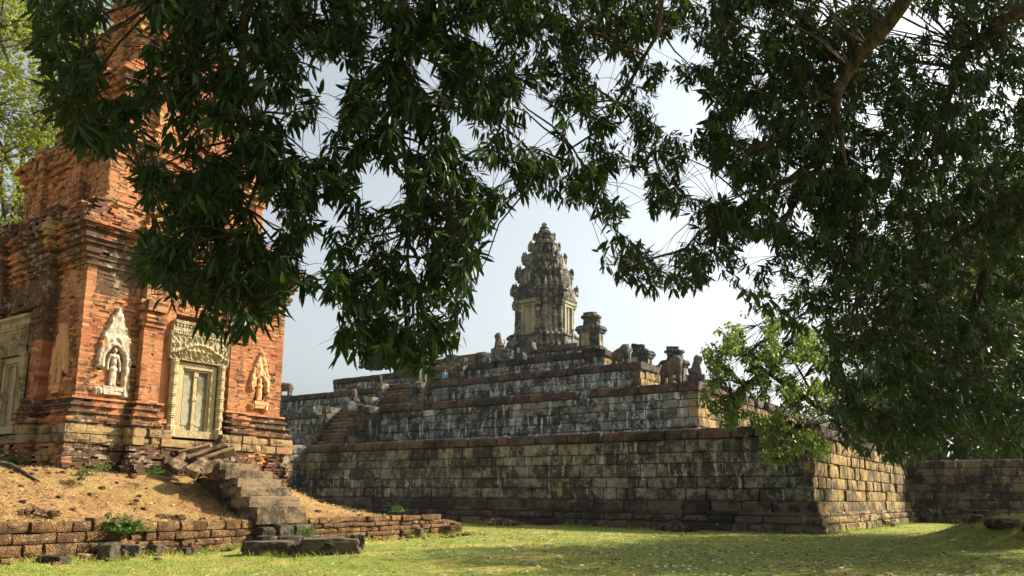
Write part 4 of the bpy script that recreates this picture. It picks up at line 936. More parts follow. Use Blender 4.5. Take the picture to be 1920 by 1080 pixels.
rock('kerb_stone', 502, 1041, (1.35, 0.62, 0.44), 'rounded dark kerb stone lying before the stairs, left of the longer one', zb=0, rot=(0, 0, 0.25), sub=7, bulge=0.10, j=0.085, group='kerb stones before the stairs')
rock('kerb_stone', 618, 1040, (1.55, 0.7, 0.52), 'long black mossy kerb stone in the grass before the stairs', zb=0, rot=(0, 0.02, 0.30), sub=7, bulge=0.08, j=0.075, group='kerb stones before the stairs')
rock('kerb_stone', 548, 1044, (0.35, 0.5, 0.40), 'small block wedged between the two dark kerb stones', zb=0, rot=(0, 0, 0.3), sub=5, group='kerb stones before the stairs')
rock('kerb_stone', 668, 1030, (0.35, 0.55, 0.50), 'short block at the end of the long mossy kerb stone', zb=0, rot=(0, 0.1, 0.5), sub=5, group='kerb stones before the stairs')

# slabs fallen in a heap at the tower's door
def slab(p0, p1, w, th, Y0, Y1, label, roll=0.3, seed=1):
    A = D(*p0, Y0); B = D(*p1, Y1); c = (A+B)/2; d = B-A; L_ = np.linalg.norm(d)
    o = obj('fallen_slab', rough_box_mesh('fallen_slab', seed, 7, 0.05, 0.04), M['step_stone'], None, c); q = Vector(d).to_track_quat('X', 'Z'); o.rotation_mode = 'QUATERNION'
    from mathutils import Quaternion
    o.rotation_quaternion = q @ Quaternion((1, 0, 0), roll); o.scale = (L_/2, w/2, th/2); tag(o, label, 'slab', 'slabs fallen before the brick tower door')
slab((335, 852), (398, 838), 0.40, 0.24, 26.6, 26.9, 'topmost short fallen slab under the brick tower doorway', 0.2, 71)
slab((352, 862), (427, 836), 0.36, 0.22, 26.2, 26.7, 'long fallen slab second from the top, pointing up to the right', 0.4, 72)
slab((372, 868), (440, 844), 0.34, 0.24, 25.9, 26.4, 'long fallen slab resting just above the stairs', 0.3, 73)
slab((322, 880), (352, 858), 0.42, 0.24, 25.6, 26.4, 'dark tilted slab at the low end of the slab heap', 0.7, 74)
slab((356, 888), (392, 868), 0.46, 0.30, 25.0, 25.8, 'thick dark slab nearest the stairs at the heap\'s foot', 0.5, 75)
slab((372, 884), (418, 866), 0.30, 0.24, 25.2, 26.0, 'broken dark slab tucked beside the top step', 0.2, 76)

# heaps of rubble at the foot of the pyramid
def heap(px, py, w, h, n, label, s0=0.05, s1=0.14, mat='step_stone', zb=0.0):
    P = G(px, py, zb); b = Blocks(STONES); V = []; Q = []; k = 0; tm = rough_box_mesh('t', 5, 1, 0.1, 0.2); tv = np.array([v.co for v in tm.vertices]); tq = np.array([list(p.vertices) for p in tm.polygons]); R = []
    for i in range(n):
        r_ = math.sqrt(rng.random()); a = rng.uniform(0, 6.28); x, y = r_*math.cos(a)*w/2, r_*math.sin(a)*w/3.4; z_ = h*(1-r_)*rng.uniform(0.2, 1.0); s = rng.uniform(s0, s1)
        q = Matrix.Rotation(rng.uniform(0, 6.28), 3, Vector((rng.uniform(-1, 1), rng.uniform(-1, 1), rng.uniform(-1, 1))).normalized()); sc3 = np.array([s*rng.uniform(.7, 1.4), s, s*rng.uniform(.5, .9)])
        V.append((tv*sc3)@np.array(q).T+np.array([x, y, z_+s*0.3])); Q.append(tq+k); k += len(tv); R.append(np.full(len(tv), rng.random()))
    o = obj('rubble_heap', mesh_np('rubble_heap', np.concatenate(V), np.concatenate(Q), None, {'rnd': np.concatenate(R), 'tone': np.zeros(k)}), M[mat], None, P); tag(o, label, 'rubble', None, 'stuff')
heap(936, 985, 2.4, 0.42, 150, 'pale heap of broken stone at the pyramid wall foot'); heap(1270, 997, 1.9, 0.5, 90, 'dark rubble heap against the pyramid wall', 0.07, 0.2, 'rock')
heap(1640, 987, 2.0, 0.55, 80, 'brown rubble heap at the foot of the sunlit wall', 0.08, 0.22, 'step_stone'); heap(62, 965, 1.2, 0.12, 60, 'scatter of brick bits on the dry slope', 0.03, 0.07, 'laterite', 1.05); heap(318, 972, 0.9, 0.12, 40, 'brick crumbs on top of the laterite wall', 0.03, 0.07, 'laterite', 0.9)
rock('standing_stone', 1636, 988, (0.8, 0.5, 1.0), 'dark upright stone in the rubble below the sunlit wall', rot=(0.1, 0.25, 0.6), zb=0, sub=4)
# stones on the bank by the big tree
rock('bank_stone', 1842, 968, (1.3, 0.7, 0.40), 'layered grey stone at the left tip of the grassy bank', rot=(0, 0, 0.4), sub=5, group='stones edging the grassy bank', at=(18.1, 31.0)); rock('bank_stone', 1838, 975, (0.9, 0.7, 0.35), 'rough pale lump under the layered bank stone', rot=(0.1, 0, 0.9), sub=5, mat='step_stone', group='stones edging the grassy bank', at=(17.5, 30.4))
rock('bank_stone', 1892, 975, (1.0, 0.7, 0.36), 'flat topped block set in the bank by the tree trunk', rot=(0, 0, 0.3), sub=5, group='stones edging the grassy bank', at=(17.25, 28.2))

# ------------------------------------------------------------------ leaves and trees
def leaf_tpl(width=0.135, fold=0.05, droop=0.16, heart=False):
    if heart: prof = [(0.0, 0.0), (0.22, 0.40), (0.62, 0.27), (1.0, 0.0)]
    else: prof = [(0.0, 0.010), (0.30, width*0.92), (0.72, width*0.72), (1.0, 0.0)]
    V = []
    for y, w in prof:
        z = -droop*y*y
        V += [(-w, y, z+fold*w/max(width, .01)*0.6), (0, y, z), (w, y, z+fold*w/max(width, .01)*0.6)]
    Q = []
    for i in range(len(prof)-1):
        a = 3*i; Q += [(a, a+1, a+4, a+3), (a+1, a+2, a+5, a+4)]
    return np.array(V, float), np.array(Q)
def kite_tpl(w, y=0.42, bend_=0.12): return np.array([(0, 0, 0), (w, y, -bend_*.2), (0, 1, -bend_), (-w, y, -bend_*.2)], float), np.array([(0, 1, 2, 3)])
LT = [leaf_tpl(0.130, 0.05, 0.12), leaf_tpl(0.105, 0.04, 0.36), leaf_tpl(0.155, 0.06, 0.02), leaf_tpl(0.12, 0.03, -0.18), leaf_tpl(0.09, 0.07, 0.55)]
HT = [leaf_tpl(heart=True, droop=0.15), leaf_tpl(heart=True, droop=0.3)]
LK = [kite_tpl(0.13), kite_tpl(0.11, 0.5, 0.3), kite_tpl(0.15, 0.4, 0.0)]
HK = [kite_tpl(0.40, 0.34), kite_tpl(0.34, 0.4, 0.25)]
class Leaves:
    def __init__(s, tpl): s.tpl = tpl; s.p = []; s.d = []; s.n = []; s.l = []
    def whorl(s, c, axis, n, l, spread=0.9, droop=0.35, rad=0.06):
        ax, ay, az = (float(v) for v in axis); k = 1/math.sqrt(ax*ax+ay*ay+az*az+1e-12); ax *= k; ay *= k; az *= k
        bx, by, bz = ay*0.93-az*0.2, az*0.3-ax*0.93, ax*0.2-ay*0.3; k = 1/math.sqrt(bx*bx+by*by+bz*bz+1e-12); bx *= k; by *= k; bz *= k
        cx, cy, cz = ay*bz-az*by, az*bx-ax*bz, ax*by-ay*bx
        U = nr.random((n, 5)); w = rng.uniform(0, 6.28)+np.arange(n)*2.399+(U[:, 0]-.5)*.6; co = np.cos(w)[:, None]; si = np.sin(w)[:, None]
        rd = np.array([bx, by, bz])*co+np.array([cx, cy, cz])*si; k = ((0.25+0.75*U[:, 1])*spread)[:, None]; A = np.array([ax, ay, az])
        d = A*(1-0.55*k)+rd*k; d[:, 2] -= droop*(0.2+U[:, 2]); d /= np.sqrt((d*d).sum(1))[:, None]
        P = np.asarray(c)+rd*(rad*U[:, 3])[:, None]-A*(U[:, 4]*0.48*l)[:, None]
        N = nr.normal(0, 0.45, (n, 3)); N[:, 2] = 1.0
        s.p.extend(P); s.d.extend(d); s.n.extend(N); s.l.extend(l*(0.65+0.5*nr.random(n)))
    def add(s, p, d, l):
        s.p.append(p); s.d.append(d); s.l.append(l); n = np.array([rng.gauss(0, .45), rng.gauss(0, .45), 1.0]); s.n.append(n)
    def frames(s):
        P = np.array(s.p); Dr = np.array(s.d); N = np.array(s.n); L_ = np.array(s.l)
        X = np.cross(Dr, N); X /= np.linalg.norm(X, axis=1, keepdims=True)+1e-9; Z = np.cross(X, Dr)
        return P, np.stack([X, Dr, Z], 1)*L_[:, None, None]
    def merged(s, name, idx, mat, parent, org):
        P, A = s.frames(); P = P[idx]-np.asarray(org); A = A[idx]; VV = []; QQ = []; RR = []; n = 0; var = nr.integers(0, len(s.tpl), len(P))
        for v, (V, Q) in enumerate(s.tpl):
            m = np.where(var == v)[0]
            if not len(m): continue
            W = np.einsum('vk,bkj->bvj', V, A[m])+P[m][:, None]; k = len(V); VV.append(W.reshape(-1, 3)); QQ.append((Q[None]+(n+np.arange(len(m))*k)[:, None, None]).reshape(-1, 4)); n += k*len(m); RR.append(np.repeat(nr.random(len(m)), k))
        o = obj(name, mesh_np(name, np.concatenate(VV), np.concatenate(QQ), None, {'rnd': np.concatenate(RR)}, smooth=True), mat, parent); o['kind'] = 'stuff'; return o
    def objects(s, name, idx, mat, parent, org):
        P, A = s.frames(); ms = []
        for V, Q in s.tpl:
            me = mesh_np(name, V, Q, None, {'rnd': np.zeros(len(V))}, smooth=True); me.materials.append(mat); ms.append(me)
        for i in idx:
            o = bpy.data.objects.new(name, ms[i % len(ms)]); C.link(o); o.parent = parent; a = A[i]; c = P[i]-np.asarray(org)
            o.matrix_local = Matrix(((a[0][0], a[1][0], a[2][0], c[0]), (a[0][1], a[1][1], a[2][1], c[1]), (a[0][2], a[1][2], a[2][2], c[2]), (0, 0, 0, 1)))
def inside(poly, x, y):
    c = False; n = len(poly); j = n-1
    for i in range(n):
        xi, yi = poly[i]; xj, yj = poly[j]
        if (yi > y) != (yj > y) and x < (xj-xi)*(y-yi)/(yj-yi)+xi: c = not c
        j = i
    return c
def bend(a, b, n=4, sag=0.0, wob=0.05):
    a = np.asarray(a, float); b = np.asarray(b, float); L_ = np.linalg.norm(b-a); out = []
    for i in range(n+1):
        u = i/n; p = a+(b-a)*u; w = math.sin(u*math.pi); out.append(p+np.array([rng.uniform(-wob, wob)*L_*w, rng.uniform(-wob, wob)*L_*w, sag*L_*w+rng.uniform(-wob, wob)*L_*w*.5]))
    return out

# --- the mango tree whose boughs hang over the view; its trunk stands to the right of the viewpoint
MT = np.array([7.6, 2.6, float(ground_h(7.6, 2.6))])
mango = empty('mango_tree', MT); tag(mango, 'dark leafy mango tree whose drooping boughs overhang the whole view from above', 'tree')
tb = MB(); tb.tube([(0, 0, -0.1), (0.05, 0.05, 0.6), (0.0, 0.1, 1.8), (-0.15, 0.2, 3.2), (-0.3, 0.35, 4.4)], [0.62, 0.48, 0.42, 0.38, 0.34], 14, 0.06); tb.build('trunk', M['bark'], mango, True)
fork = MT+np.array([-0.3, 0.35, 4.3])
limbs = []
def limb(pts, r0, r1):
    full = []
    for a, b in zip(pts[:-1], pts[1:]): full += bend(a, b, 4, 0.03, 0.035)[:-1]
    full.append(np.asarray(pts[-1], float)); n = len(full); rr = [r0+(r1-r0)*i/(n-1) for i in range(n)]
    m = MB(); m.tube([p-MT for p in full], rr, 9, 0.05); m.build('limb', M['bark'], mango, True); limbs.append((full, rr))
limb([fork, D(1790, -160, 7.6), D(1690, 10, 8.8), D(1570, 170, 9.6), D(1545, 300, 9.9), D(1470, 420, 10.0)], 0.145, 0.018)
limb([D(1562, 185, 9.6), D(1580, 290, 9.9), D(1606, 420, 10.1), D(1606, 560, 10.2)], 0.05, 0.012)
limb([fork, D(1700, -420, 6.8), D(1250, -220, 7.2), D(860, -90, 7.2), D(520, -60, 6.6), D(310, -10, 6.4)], 0.10, 0.012)
limb([D(760, -70, 7.1), D(752, 150, 7.3), D(768, 380, 7.4), D(760, 590, 7.4)], 0.045, 0.010)
limb([D(470, -30, 6.6), D(455, 130, 6.7), D(490, 300, 6.9), D(440, 500, 6.8)], 0.05, 0.010)
limb([D(1260, -220, 7.3), D(1235, 60, 8.4), D(1130, 240, 8.8), D(1020, 320, 8.9)], 0.032, 0.008)
limb([D(1545, 300, 9.9), D(1400, 380, 9.6), D(1280, 470, 9.4)], 0.05, 0.010)
limb([fork, D(2100, 60, 8.5), D(1930, 5, 10.2), D(1810, 95, 11.0), D(1760, 240, 11.2)], 0.15, 0.03)
limb([fork, D(2200, 300, 9.0), D(1930, 360, 11.0), D(1790, 680, 11.5), D(1690, 820, 11.6)], 0.16, 0.02)
limb([D(1930, 360, 11.0), D(1760, 470, 11.4), D(1620, 600, 11.4)], 0.06, 0.012)
limbpts = np.array([p for f, r_ in limbs for p in f])
lv = Leaves(LT); cl = []
canopy = [(-60, -60), (50, -60), (62, 60), (95, 190), (130, 250), (205, 300), (225, 385), (330, 380), (262, 455), (262, 500), (300, 560), (385, 560), (380, 610), (430, 618), (520, 590), (545, 520), (600, 550), (655, 560), (628, 630), (665, 655), (700, 670), (790, 690), (850, 635), (870, 560), (895, 480), (915, 400), (985, 365), (1060, 380), (1120, 395),
          (1150, 420), (1128, 500), (1215, 535), (1290, 550), (1350, 500), (1390, 560), (1480, 620), (1545, 690), (1555, 790), (1610, 850), (1700, 865), (1800, 820), (1870, 850), (1990, 820), (1990, -60)]
holes = [(235, 70, 34, 62), (222, 130, 30, 40), (300, 215, 16, 20), (410, 270, 14, 12), (440, 90, 10, 14), (700, 60, 12, 12), (900, 60, 14, 16), (800, 150, 10, 14), (708, 352, 40, 36), (622, 150, 24, 40), (575, 265, 30, 26), (612, 225, 16, 14), (625, 400, 22, 18), (595, 480, 20, 40), (510, 420, 14, 40), (1272, 205, 42, 36), (1255, 95, 50, 16), (1140, 130, 18, 26), (1175, 350, 30, 22), (1345, 350, 22, 18), (1080, 250, 16, 30), (1005, 250, 12, 22), (1255, 430, 36, 26), (1395, 235, 16, 16), (1200, 420, 26, 24), (1300, 320, 18, 24), (1010, 200, 14, 14),
         (1700, 45, 26, 24), (225, 350, 30, 30), (330, 300, 20, 18), (470, 380, 16, 16), (1420, 470, 24, 18), (860, 230, 12, 12), (930, 330, 20, 16)]
def depth_at(x, y): return np.interp(x, [0, 500, 900, 1300, 1920], [6.3, 6.8, 7.6, 9.2, 11.2])
cmask = [[inside(canopy, gx_*8-60+4, gy_*8-60+4) for gx_ in range(258)] for gy_ in range(120)]
cnt = 0; tries = 0
while cnt < 9200 and tries < 200000:
    tries += 1; x = rng.uniform(-60, 1990); y = rng.uniform(-60, 880)
    if not cmask[int((y+60)//8)][int((x+60)//8)]: continue
    if any(((x-hx)/(rx+14))**2+((y-hy)/(ry+14))**2 < 1 for hx, hy, rx, ry in holes): continue
    dn = 1.0
    if x > 1330 and y > 480: dn = 0.5 if x < 1560 else 1.25
    if 940 < x < 1330 and y > 90: dn = 0.85
    if x < 900 and y < 330 and x > 110: dn = 0.9
    if x < 330 and y < 300: dn = 0.62
    if mnoise.noise(Vector((x/80, y/80, 4.2))) < -0.25: dn *= 0.30
    if x > 1330 and y < 500: dn *= 1.6
    if rng.random() > dn*0.6: continue
    Y = depth_at(x, y)+abs(rng.gauss(0, 1.25))-0.45; P = D(x, y, max(5.2, Y)); cl.append(P)
    lv.whorl(P, (rng.gauss(0, .6), rng.gauss(-.1, .6), rng.gauss(-0.5, .5)), rng.randint(7, 14), rng.uniform(0.11, 0.22)*(1.0 if x < 900 else 0.93), 1.0, 0.42); cnt += 1
# the same crown goes on above and around the viewpoint
for i in range(950):
    x = rng.gauss(3.2, 4.6); y = rng.gauss(4.5, 4.6); zc = 6.6+rng.random()**0.7*4.0*max(0.15, 1-((x-3.2)/11)**2-((y-4.5)/11)**2)
    P = np.array([x, y, zc]); q = proj(P) if y > 1 else (0, -999)
    if y > 1 and q[1] > -20 and -20 < q[0] < 1940: continue
    lv.whorl(P, (rng.gauss(0, .6), rng.gauss(0, .6), rng.gauss(-0.1, .5)), 9, rng.uniform(0.30, 0.42), 1.0, 0.3); cl.append(P)
tw = MB(); hubs = []
clA = np.array(cl)
hub_i = nr.choice(len(cl), 520, replace=False); hubp = clA[hub_i]
for p in hubp:
    j = np.argmin(np.linalg.norm(limbpts-p+np.array([0, 0, -0.25]), axis=1)); b = bend(limbpts[j], p, 4, 0.06, 0.04); tw.tube([q-MT for q in b], [0.015, 0.012, 0.010, 0.008, 0.005], 5)
for p in cl:
    dd = np.linalg.norm(hubp-p, axis=1); j = np.argmin(dd)
    if dd[j] > 0.02: b = bend(hubp[j]+np.array([0, 0, 0.05]), p, 2, 0.10, 0.05); tw.tube([q-MT for q in b], [0.005, 0.004, 0.003], 3, 0, False)
two = tw.build('twigs', M['bark'], mango, True); two['kind'] = 'stuff'
lp = np.array(lv.p); dist = np.linalg.norm(lp-O3, axis=1)
pxs = np.array([proj(p) if p[1] > 2 else (-999, -999) for p in lp]); vis_ = (pxs[:, 0] > 0) & (pxs[:, 0] < 1920) & (pxs[:, 1] > 0) & (pxs[:, 1] < 1080)
score = np.where(vis_, np.array(lv.l)/dist, 0); ordr = np.argsort(-score); selL = ordr[:300]; rest = np.setdiff1d(np.arange(len(lp)), selL)
lv.objects('leaf', selL, M['mango'], mango, MT); lv.merged('foliage', rest, M['mango'], mango, MT)

def tree(name, base, hgt, crown, n, lsize, mat, label, tpl=LK, trunk_r=0.35, group=None, whorl=7, seed=1, shell=0.45, lean=(0, 0), limbs_n=9, noisef=0.28):
    """crown: list of ellipsoids (centre relative to base, radii)"""
    global rng
    keep = rng; rng = random.Random(seed)
    base = np.array([base[0], base[1], float(ground_h(base[0], base[1]))]); o = empty(name, base); tag(o, label, 'tree', group)
    fk = np.array([lean[0], lean[1], hgt]); m = MB(); m.tube([np.array([0, 0, -0.2]), np.array([.02, 0, .25]), fk*0.35+np.array([.05, .03, 0]), fk*0.7, fk], [trunk_r*1.7, trunk_r*1.15, trunk_r, trunk_r*.9, trunk_r*.75], 14, 0.05); m.build('trunk', M['bark'], o, True)
    nodes = []
    vol = [c[1][0]*c[1][1]*c[1][2] for c in crown]
    for i in range(limbs_n):
        c, r_ = crown[i % len(crown)]; a = rng.uniform(0, 6.28); e = np.array(c)+np.array(r_)*np.array([math.cos(a)*.6, math.sin(a)*.6, rng.uniform(-.3, .6)]); b = bend(fk*rng.uniform(.75, 1), e, 5, 0.05, 0.05)
        m = MB(); m.tube(b, [trunk_r*.5*(1-u)+.03 for u in np.linspace(0, 1, 6)], 7, 0.05); m.build('limb', M['bark'], o, True); nodes += b[2:]
    nodes = np.array(nodes); L_ = Leaves(tpl); tw_ = MB(); k = 0
    off = np.array([rng.uniform(-40, 40) for _ in range(3)])
    while k < n:
        c, r_ = rng.choices(crown, vol)[0]; v = np.array([rng.gauss(0, 1) for _ in range(3)]); v /= np.linalg.norm(v); rr = rng.random()**shell; p = np.array(c)+v*rr*np.array(r_)
        if mnoise.noise(Vector(p*0.45+off)) < noisef-0.5+0.25*rr: continue
        if p[2] < 0.8: continue
        L_.whorl(p+base, v*0.8+np.array([rng.gauss(0, .4), rng.gauss(0, .4), -0.25]), whorl, lsize*rng.uniform(.75, 1.2), 1.0, 0.35, lsize*0.5); k += 1
        if k % 6 == 0:
            j = np.argmin(np.linalg.norm(nodes-p, axis=1)); b = bend(nodes[j], p, 2, 0.05, 0.05); tw_.tube(b, [.03, .02, .008], 3, 0, False)
    t_ = tw_.build('twigs', M['bark'], o, True); t_['kind'] = 'stuff'
    L_.merged('foliage', np.arange(len(L_.p)), M[mat], o, base); rng = keep
    return o
# big dark tree on the bank at the right edge
tree('broadleaf_tree', (18.05, 27.3), 4.2, [((-0.5, 0.5, 8.2), (8.2, 7.5, 4.6)), ((-3.5, -2.5, 5.2), (4.6, 4.0, 2.4)), ((2.5, 1.5, 11.0), (6.5, 6.0, 4.0)), ((3, -4, 5.5), (5, 4, 3.0))], 8500, 0.30, 'darkleaf', 'big dark tree with its trunk at the grassy bank by the right edge', trunk_r=0.40, seed=5, lean=(0.25, 0.4), limbs_n=12, whorl=8)
tree('broadleaf_tree', (26.0, 36.5), 5.0, [((0, 0, 9.0), (8.5, 8, 4.6)), ((-4, -2, 6.0), (5, 4.5, 2.4)), ((1.5, 1, 12.5), (6, 6, 3.4))], 6000, 0.36, 'darkleaf', 'second dark tree crowding in behind the bank at the right edge', trunk_r=0.4, seed=6, limbs_n=10, whorl=8)
# light green fig tree reaching in from the right
FT = np.array([14.6, 17.4])
fig = tree('fig_tree', FT, 3.4, [((-1.0, 0.5, 6.6), (4.2, 4.0, 3.2)), ((1.5, 1.0, 8.0), (4.0, 4.0, 3.2))], 1700, 0.11, 'figleaf', 'light green fig tree reaching a leafy bough before the pyramid corner', HK, 0.26, None, 8, 9, 0.5)
fl_ = Leaves(HT); fbase = np.array(fig.location)
fpoly = [(1318, 660), (1345, 600), (1400, 585), (1480, 600), (1560, 640), (1565, 740), (1545, 800), (1560, 860), (1500, 850), (1470, 870), (1440, 880), (1420, 830), (1345, 790), (1312, 745), (1335, 700)]
lm_ = []
for pts, r0, r1 in (([fbase+np.array([0, 0, 3.2]), D(1720, 800, 17.2), D(1545, 772, 17.0), D(1440, 700, 16.8), D(1380, 650, 16.7)], 0.12, 0.014), ([D(1600, 785, 17.1), D(1500, 800, 16.6), D(1460, 860, 16.4)], 0.035, 0.01), ([D(1545, 772, 17.0), D(1490, 680, 17.3), D(1420, 610, 17.4)], 0.035, 0.01), ([D(1440, 700, 16.8), D(1370, 740, 16.5), D(1330, 770, 16.4)], 0.025, 0.008)):
    full = []
    for a, b in zip(pts[:-1], pts[1:]): full += bend(a, b, 3, 0.03, 0.03)[:-1]
    full.append(np.asarray(pts[-1])); n = len(full); m = MB(); m.tube([p-fbase for p in full], [r0+(r1-r0)*i/(n-1) for i in range(n)], 7, 0.04); m.build('limb', M['bark'], fig, True); lm_ += full
lm_ = np.array(lm_); k = 0; ft = MB()
while k < 1650:
    x = rng.uniform(1305, 1575); y = rng.uniform(580, 885)
    if not inside(fpoly, x, y): continue
    if 1500 < x < 1560 and 735 < y < 790 and rng.random() < 0.85: continue
    if mnoise.noise(Vector((x/34, y/34, 2.0)))+0.5*mnoise.noise(Vector((x/13, y/13, 7.0))) < -0.02: continue
    p = D(x, y, 16.8+rng.gauss(0, 0.55)); fl_.whorl(p, (rng.gauss(0, .5), rng.gauss(0, .5), -0.6), 7, 0.076, 1.0, 0.6, 0.12); k += 1
    if k % 2 == 0: j = np.argmin(np.linalg.norm(lm_-p, axis=1)); ft.tube([q-fbase for q in bend(lm_[j], p, 2, 0.04, 0.05)], [.010, .007, .003], 3, 0, False)
t_ = ft.build('twigs', M['bark'], fig, True); t_['kind'] = 'stuff'
fl_.merged('bough_foliage', np.arange(len(fl_.p)), M['figleaf'], fig, fbase)
# background trees
tree('feathery_tree', (-29.5, 43.0), 9.0, [((0, 0, 16), (6.5, 6, 6.5)), ((2.5, -1.0, 22.5), (6.5, 6, 7.0)), ((1.0, 0, 29), (6, 5, 5))], 9000, 0.16, 'yellowleaf', 'tall sunlit yellow green tree behind the brick tower', HK, 0.5, 'trees beyond the temple', 7, 21, 0.6, (0.5, 0), 14, 0.34)
tree('background_tree', (48, 70), 5, [((0, 0, 9), (7, 6, 5)), ((-3, 0, 6), (5, 5, 3))], 1900, 0.52, 'yellowleaf', 'sunlit yellowish tree glimpsed above the stair porch wall', HK, 0.4, 'trees beyond the temple', 7, 22, 0.5)
tree('background_tree', (38, 84), 6, [((0, 0, 9), (7, 6, 5.5)), ((3, 0, 14), (6, 5, 4))], 1900, 0.52, 'darkleaf', 'green tree behind the pyramid glimpsed through the right hand leaves', HK, 0.4, 'trees beyond the temple', 7, 23, 0.5)
tree('background_tree', (36, 68), 5, [((0, 0, 8), (7, 6, 4.5)), ((3, 2, 11), (6, 5, 4))], 1900, 0.52, 'figleaf', 'green tree standing close behind the stair porch', HK, 0.4, 'trees beyond the temple', 7, 25, 0.5)
tree('background_tree', (58, 76), 5, [((0, 0, 9), (8, 6, 5)), ((-3, 0, 5.5), (6, 5, 3))], 1900, 0.55, 'yellowleaf', 'pale leafy tree above the end of the porch wall', HK, 0.4, 'trees beyond the temple', 7, 26, 0.5)
tree('background_tree', (66, 92), 7, [((0, 0, 11), (9, 8, 7)), ((-5, 0, 7), (6, 6, 4))], 1900, 0.62, 'figleaf', 'farthest green tree at the right edge of the picture', HK, 0.5, 'trees beyond the temple', 7, 24, 0.5)

# ------------------------------------------------------------------ grass, litter, weeds
def scatter(n, x0, x1, y0, y1, test, near=16.0):
    y = y0*(y1/y0)**nr.random(n); x = (nr.random(n)*2-1)*0.72*y; m = (x > x0) & (x < x1); x, y = x[m], y[m]; k = test(x, y); return x[k], y[k]
def blades(name, x, y, h0, h1, w, mat, label, cat):
    n = len(x); z = ground_h(x, y)-0.01; a = nr.random(n)*6.28; h = (h0+(h1-h0)*nr.random(n))*(1+0.01*(y-16)); ww = w*(0.6+y/26)
    lean = nr.normal(0, 0.8, (n, 2))*h[:, None]; ca, sa = np.cos(a)*ww, np.sin(a)*ww
    V = np.stack([np.stack([x-ca, y-sa, z], -1), np.stack([x+ca, y+sa, z], -1), np.stack([x+lean[:, 0], y+lean[:, 1], z+h], -1)], 1).reshape(-1, 3)
    o = obj(name, mesh_np(name, V, None, np.arange(3*n).reshape(-1, 3), {'rnd': np.repeat(nr.random(n), 3)}), mat); tag(o, label, cat, None, 'stuff')
def patch(x, y, f=1.0): return np.array([mnoise.noise(Vector((a*0.8*f, b*0.8*f, 0.3))) for a, b in zip(x, y)])
x, y = scatter(180000, -16, 30, 14.5, 60, lambda x, y: dryness(x, y)+nr.normal(0, .12, len(x)) < 0.45)
pk = patch(x, y)+0.9*patch(x, y, 4.5)+nr.normal(0, 0.15, len(x)) > -0.12
blades('grass', x[pk], y[pk], 0.025, 0.075, 0.009, M['grassblade'], 'short trampled green grass of the temple lawn', 'grass')
x, y = scatter(170000, -24, 2, 14.5, 42, lambda x, y: dryness(x, y)+nr.normal(0, .12, len(x)) > 0.4)
pk = patch(x, y, 5.0)+0.7*patch(x, y, 1.6)+nr.normal(0, 0.15, len(x)) > 0.02; x = x[pk]; y = y[pk]
blades('dry_grass', x, y, 0.025, 0.08, 0.009, M['dryblade'], 'dry straw coloured grass on the mound slope', 'grass')
def foot_grass():
    xs = []; ys = []
    for i in range(5200):
        u = rng.random()
        if u < 0.45: p = PC+EX*rng.uniform(-34, 0.5)+EY*(-0.55-abs(rng.gauss(0, .18)))
        elif u < 0.6: p = PC+EX*(0.58+abs(rng.gauss(0, .2)))+EY*rng.uniform(-0.5, 26)
        else: w = W0+WT*rng.uniform(-4, WL+0.4)-WN*(0.02+abs(rng.gauss(0, .22))); p = np.array([w[0], w[1], 0])
        if mnoise.noise(Vector((p[0]*0.7, p[1]*0.7, 0))) < -0.05: continue
        xs.append(p[0]); ys.append(p[1])
    for (cx, cy) in stone_spots:
        for i in range(90):
            a = rng.uniform(0, 6.28); r_ = rng.uniform(0.2, 0.75); xs.append(cx+math.cos(a)*r_*1.2); ys.append(cy+math.sin(a)*r_)
    blades('foot_grass', np.array(xs), np.array(ys), 0.06, 0.20, 0.010, M['grassblade'], 'taller grass fringe along the foot of the walls and stones', 'grass')
foot_grass()
def litter(name, n, x0, x1, y0, y1, s, test, label):
    x, y = scatter(n, x0, x1, y0, y1, test); L_ = Leaves(HK)
    for a, b in zip(x, y):
        w = rng.uniform(0, 6.28); L_.p.append(np.array([a, b, float(ground_h(a, b))+0.05])); L_.d.append(np.array([math.cos(w), math.sin(w), rng.uniform(-.1, .25)])); L_.n.append(np.array([rng.gauss(0, .3), rng.gauss(0, .3), 1])); L_.l.append(s*rng.uniform(.6, 1.2))
    o = L_.merged(name, np.arange(len(L_.p)), M['deadleaf'], None, (0, 0, 0)); tag(o, label, 'leaves', None, 'stuff')
litter('fallen_leaves', 12000, -6, 26, 15, 42, 0.115, lambda x, y: nr.random(len(x)) < sst(x+0.25*y, 0, 14)+0.12, 'scattered fallen brown leaves on the shaded lawn')
litter('dry_leaves', 9000, -22, -1, 15, 36, 0.10, lambda x, y: dryness(x, y) > 0.5, 'dry fallen leaves over the mound slope')
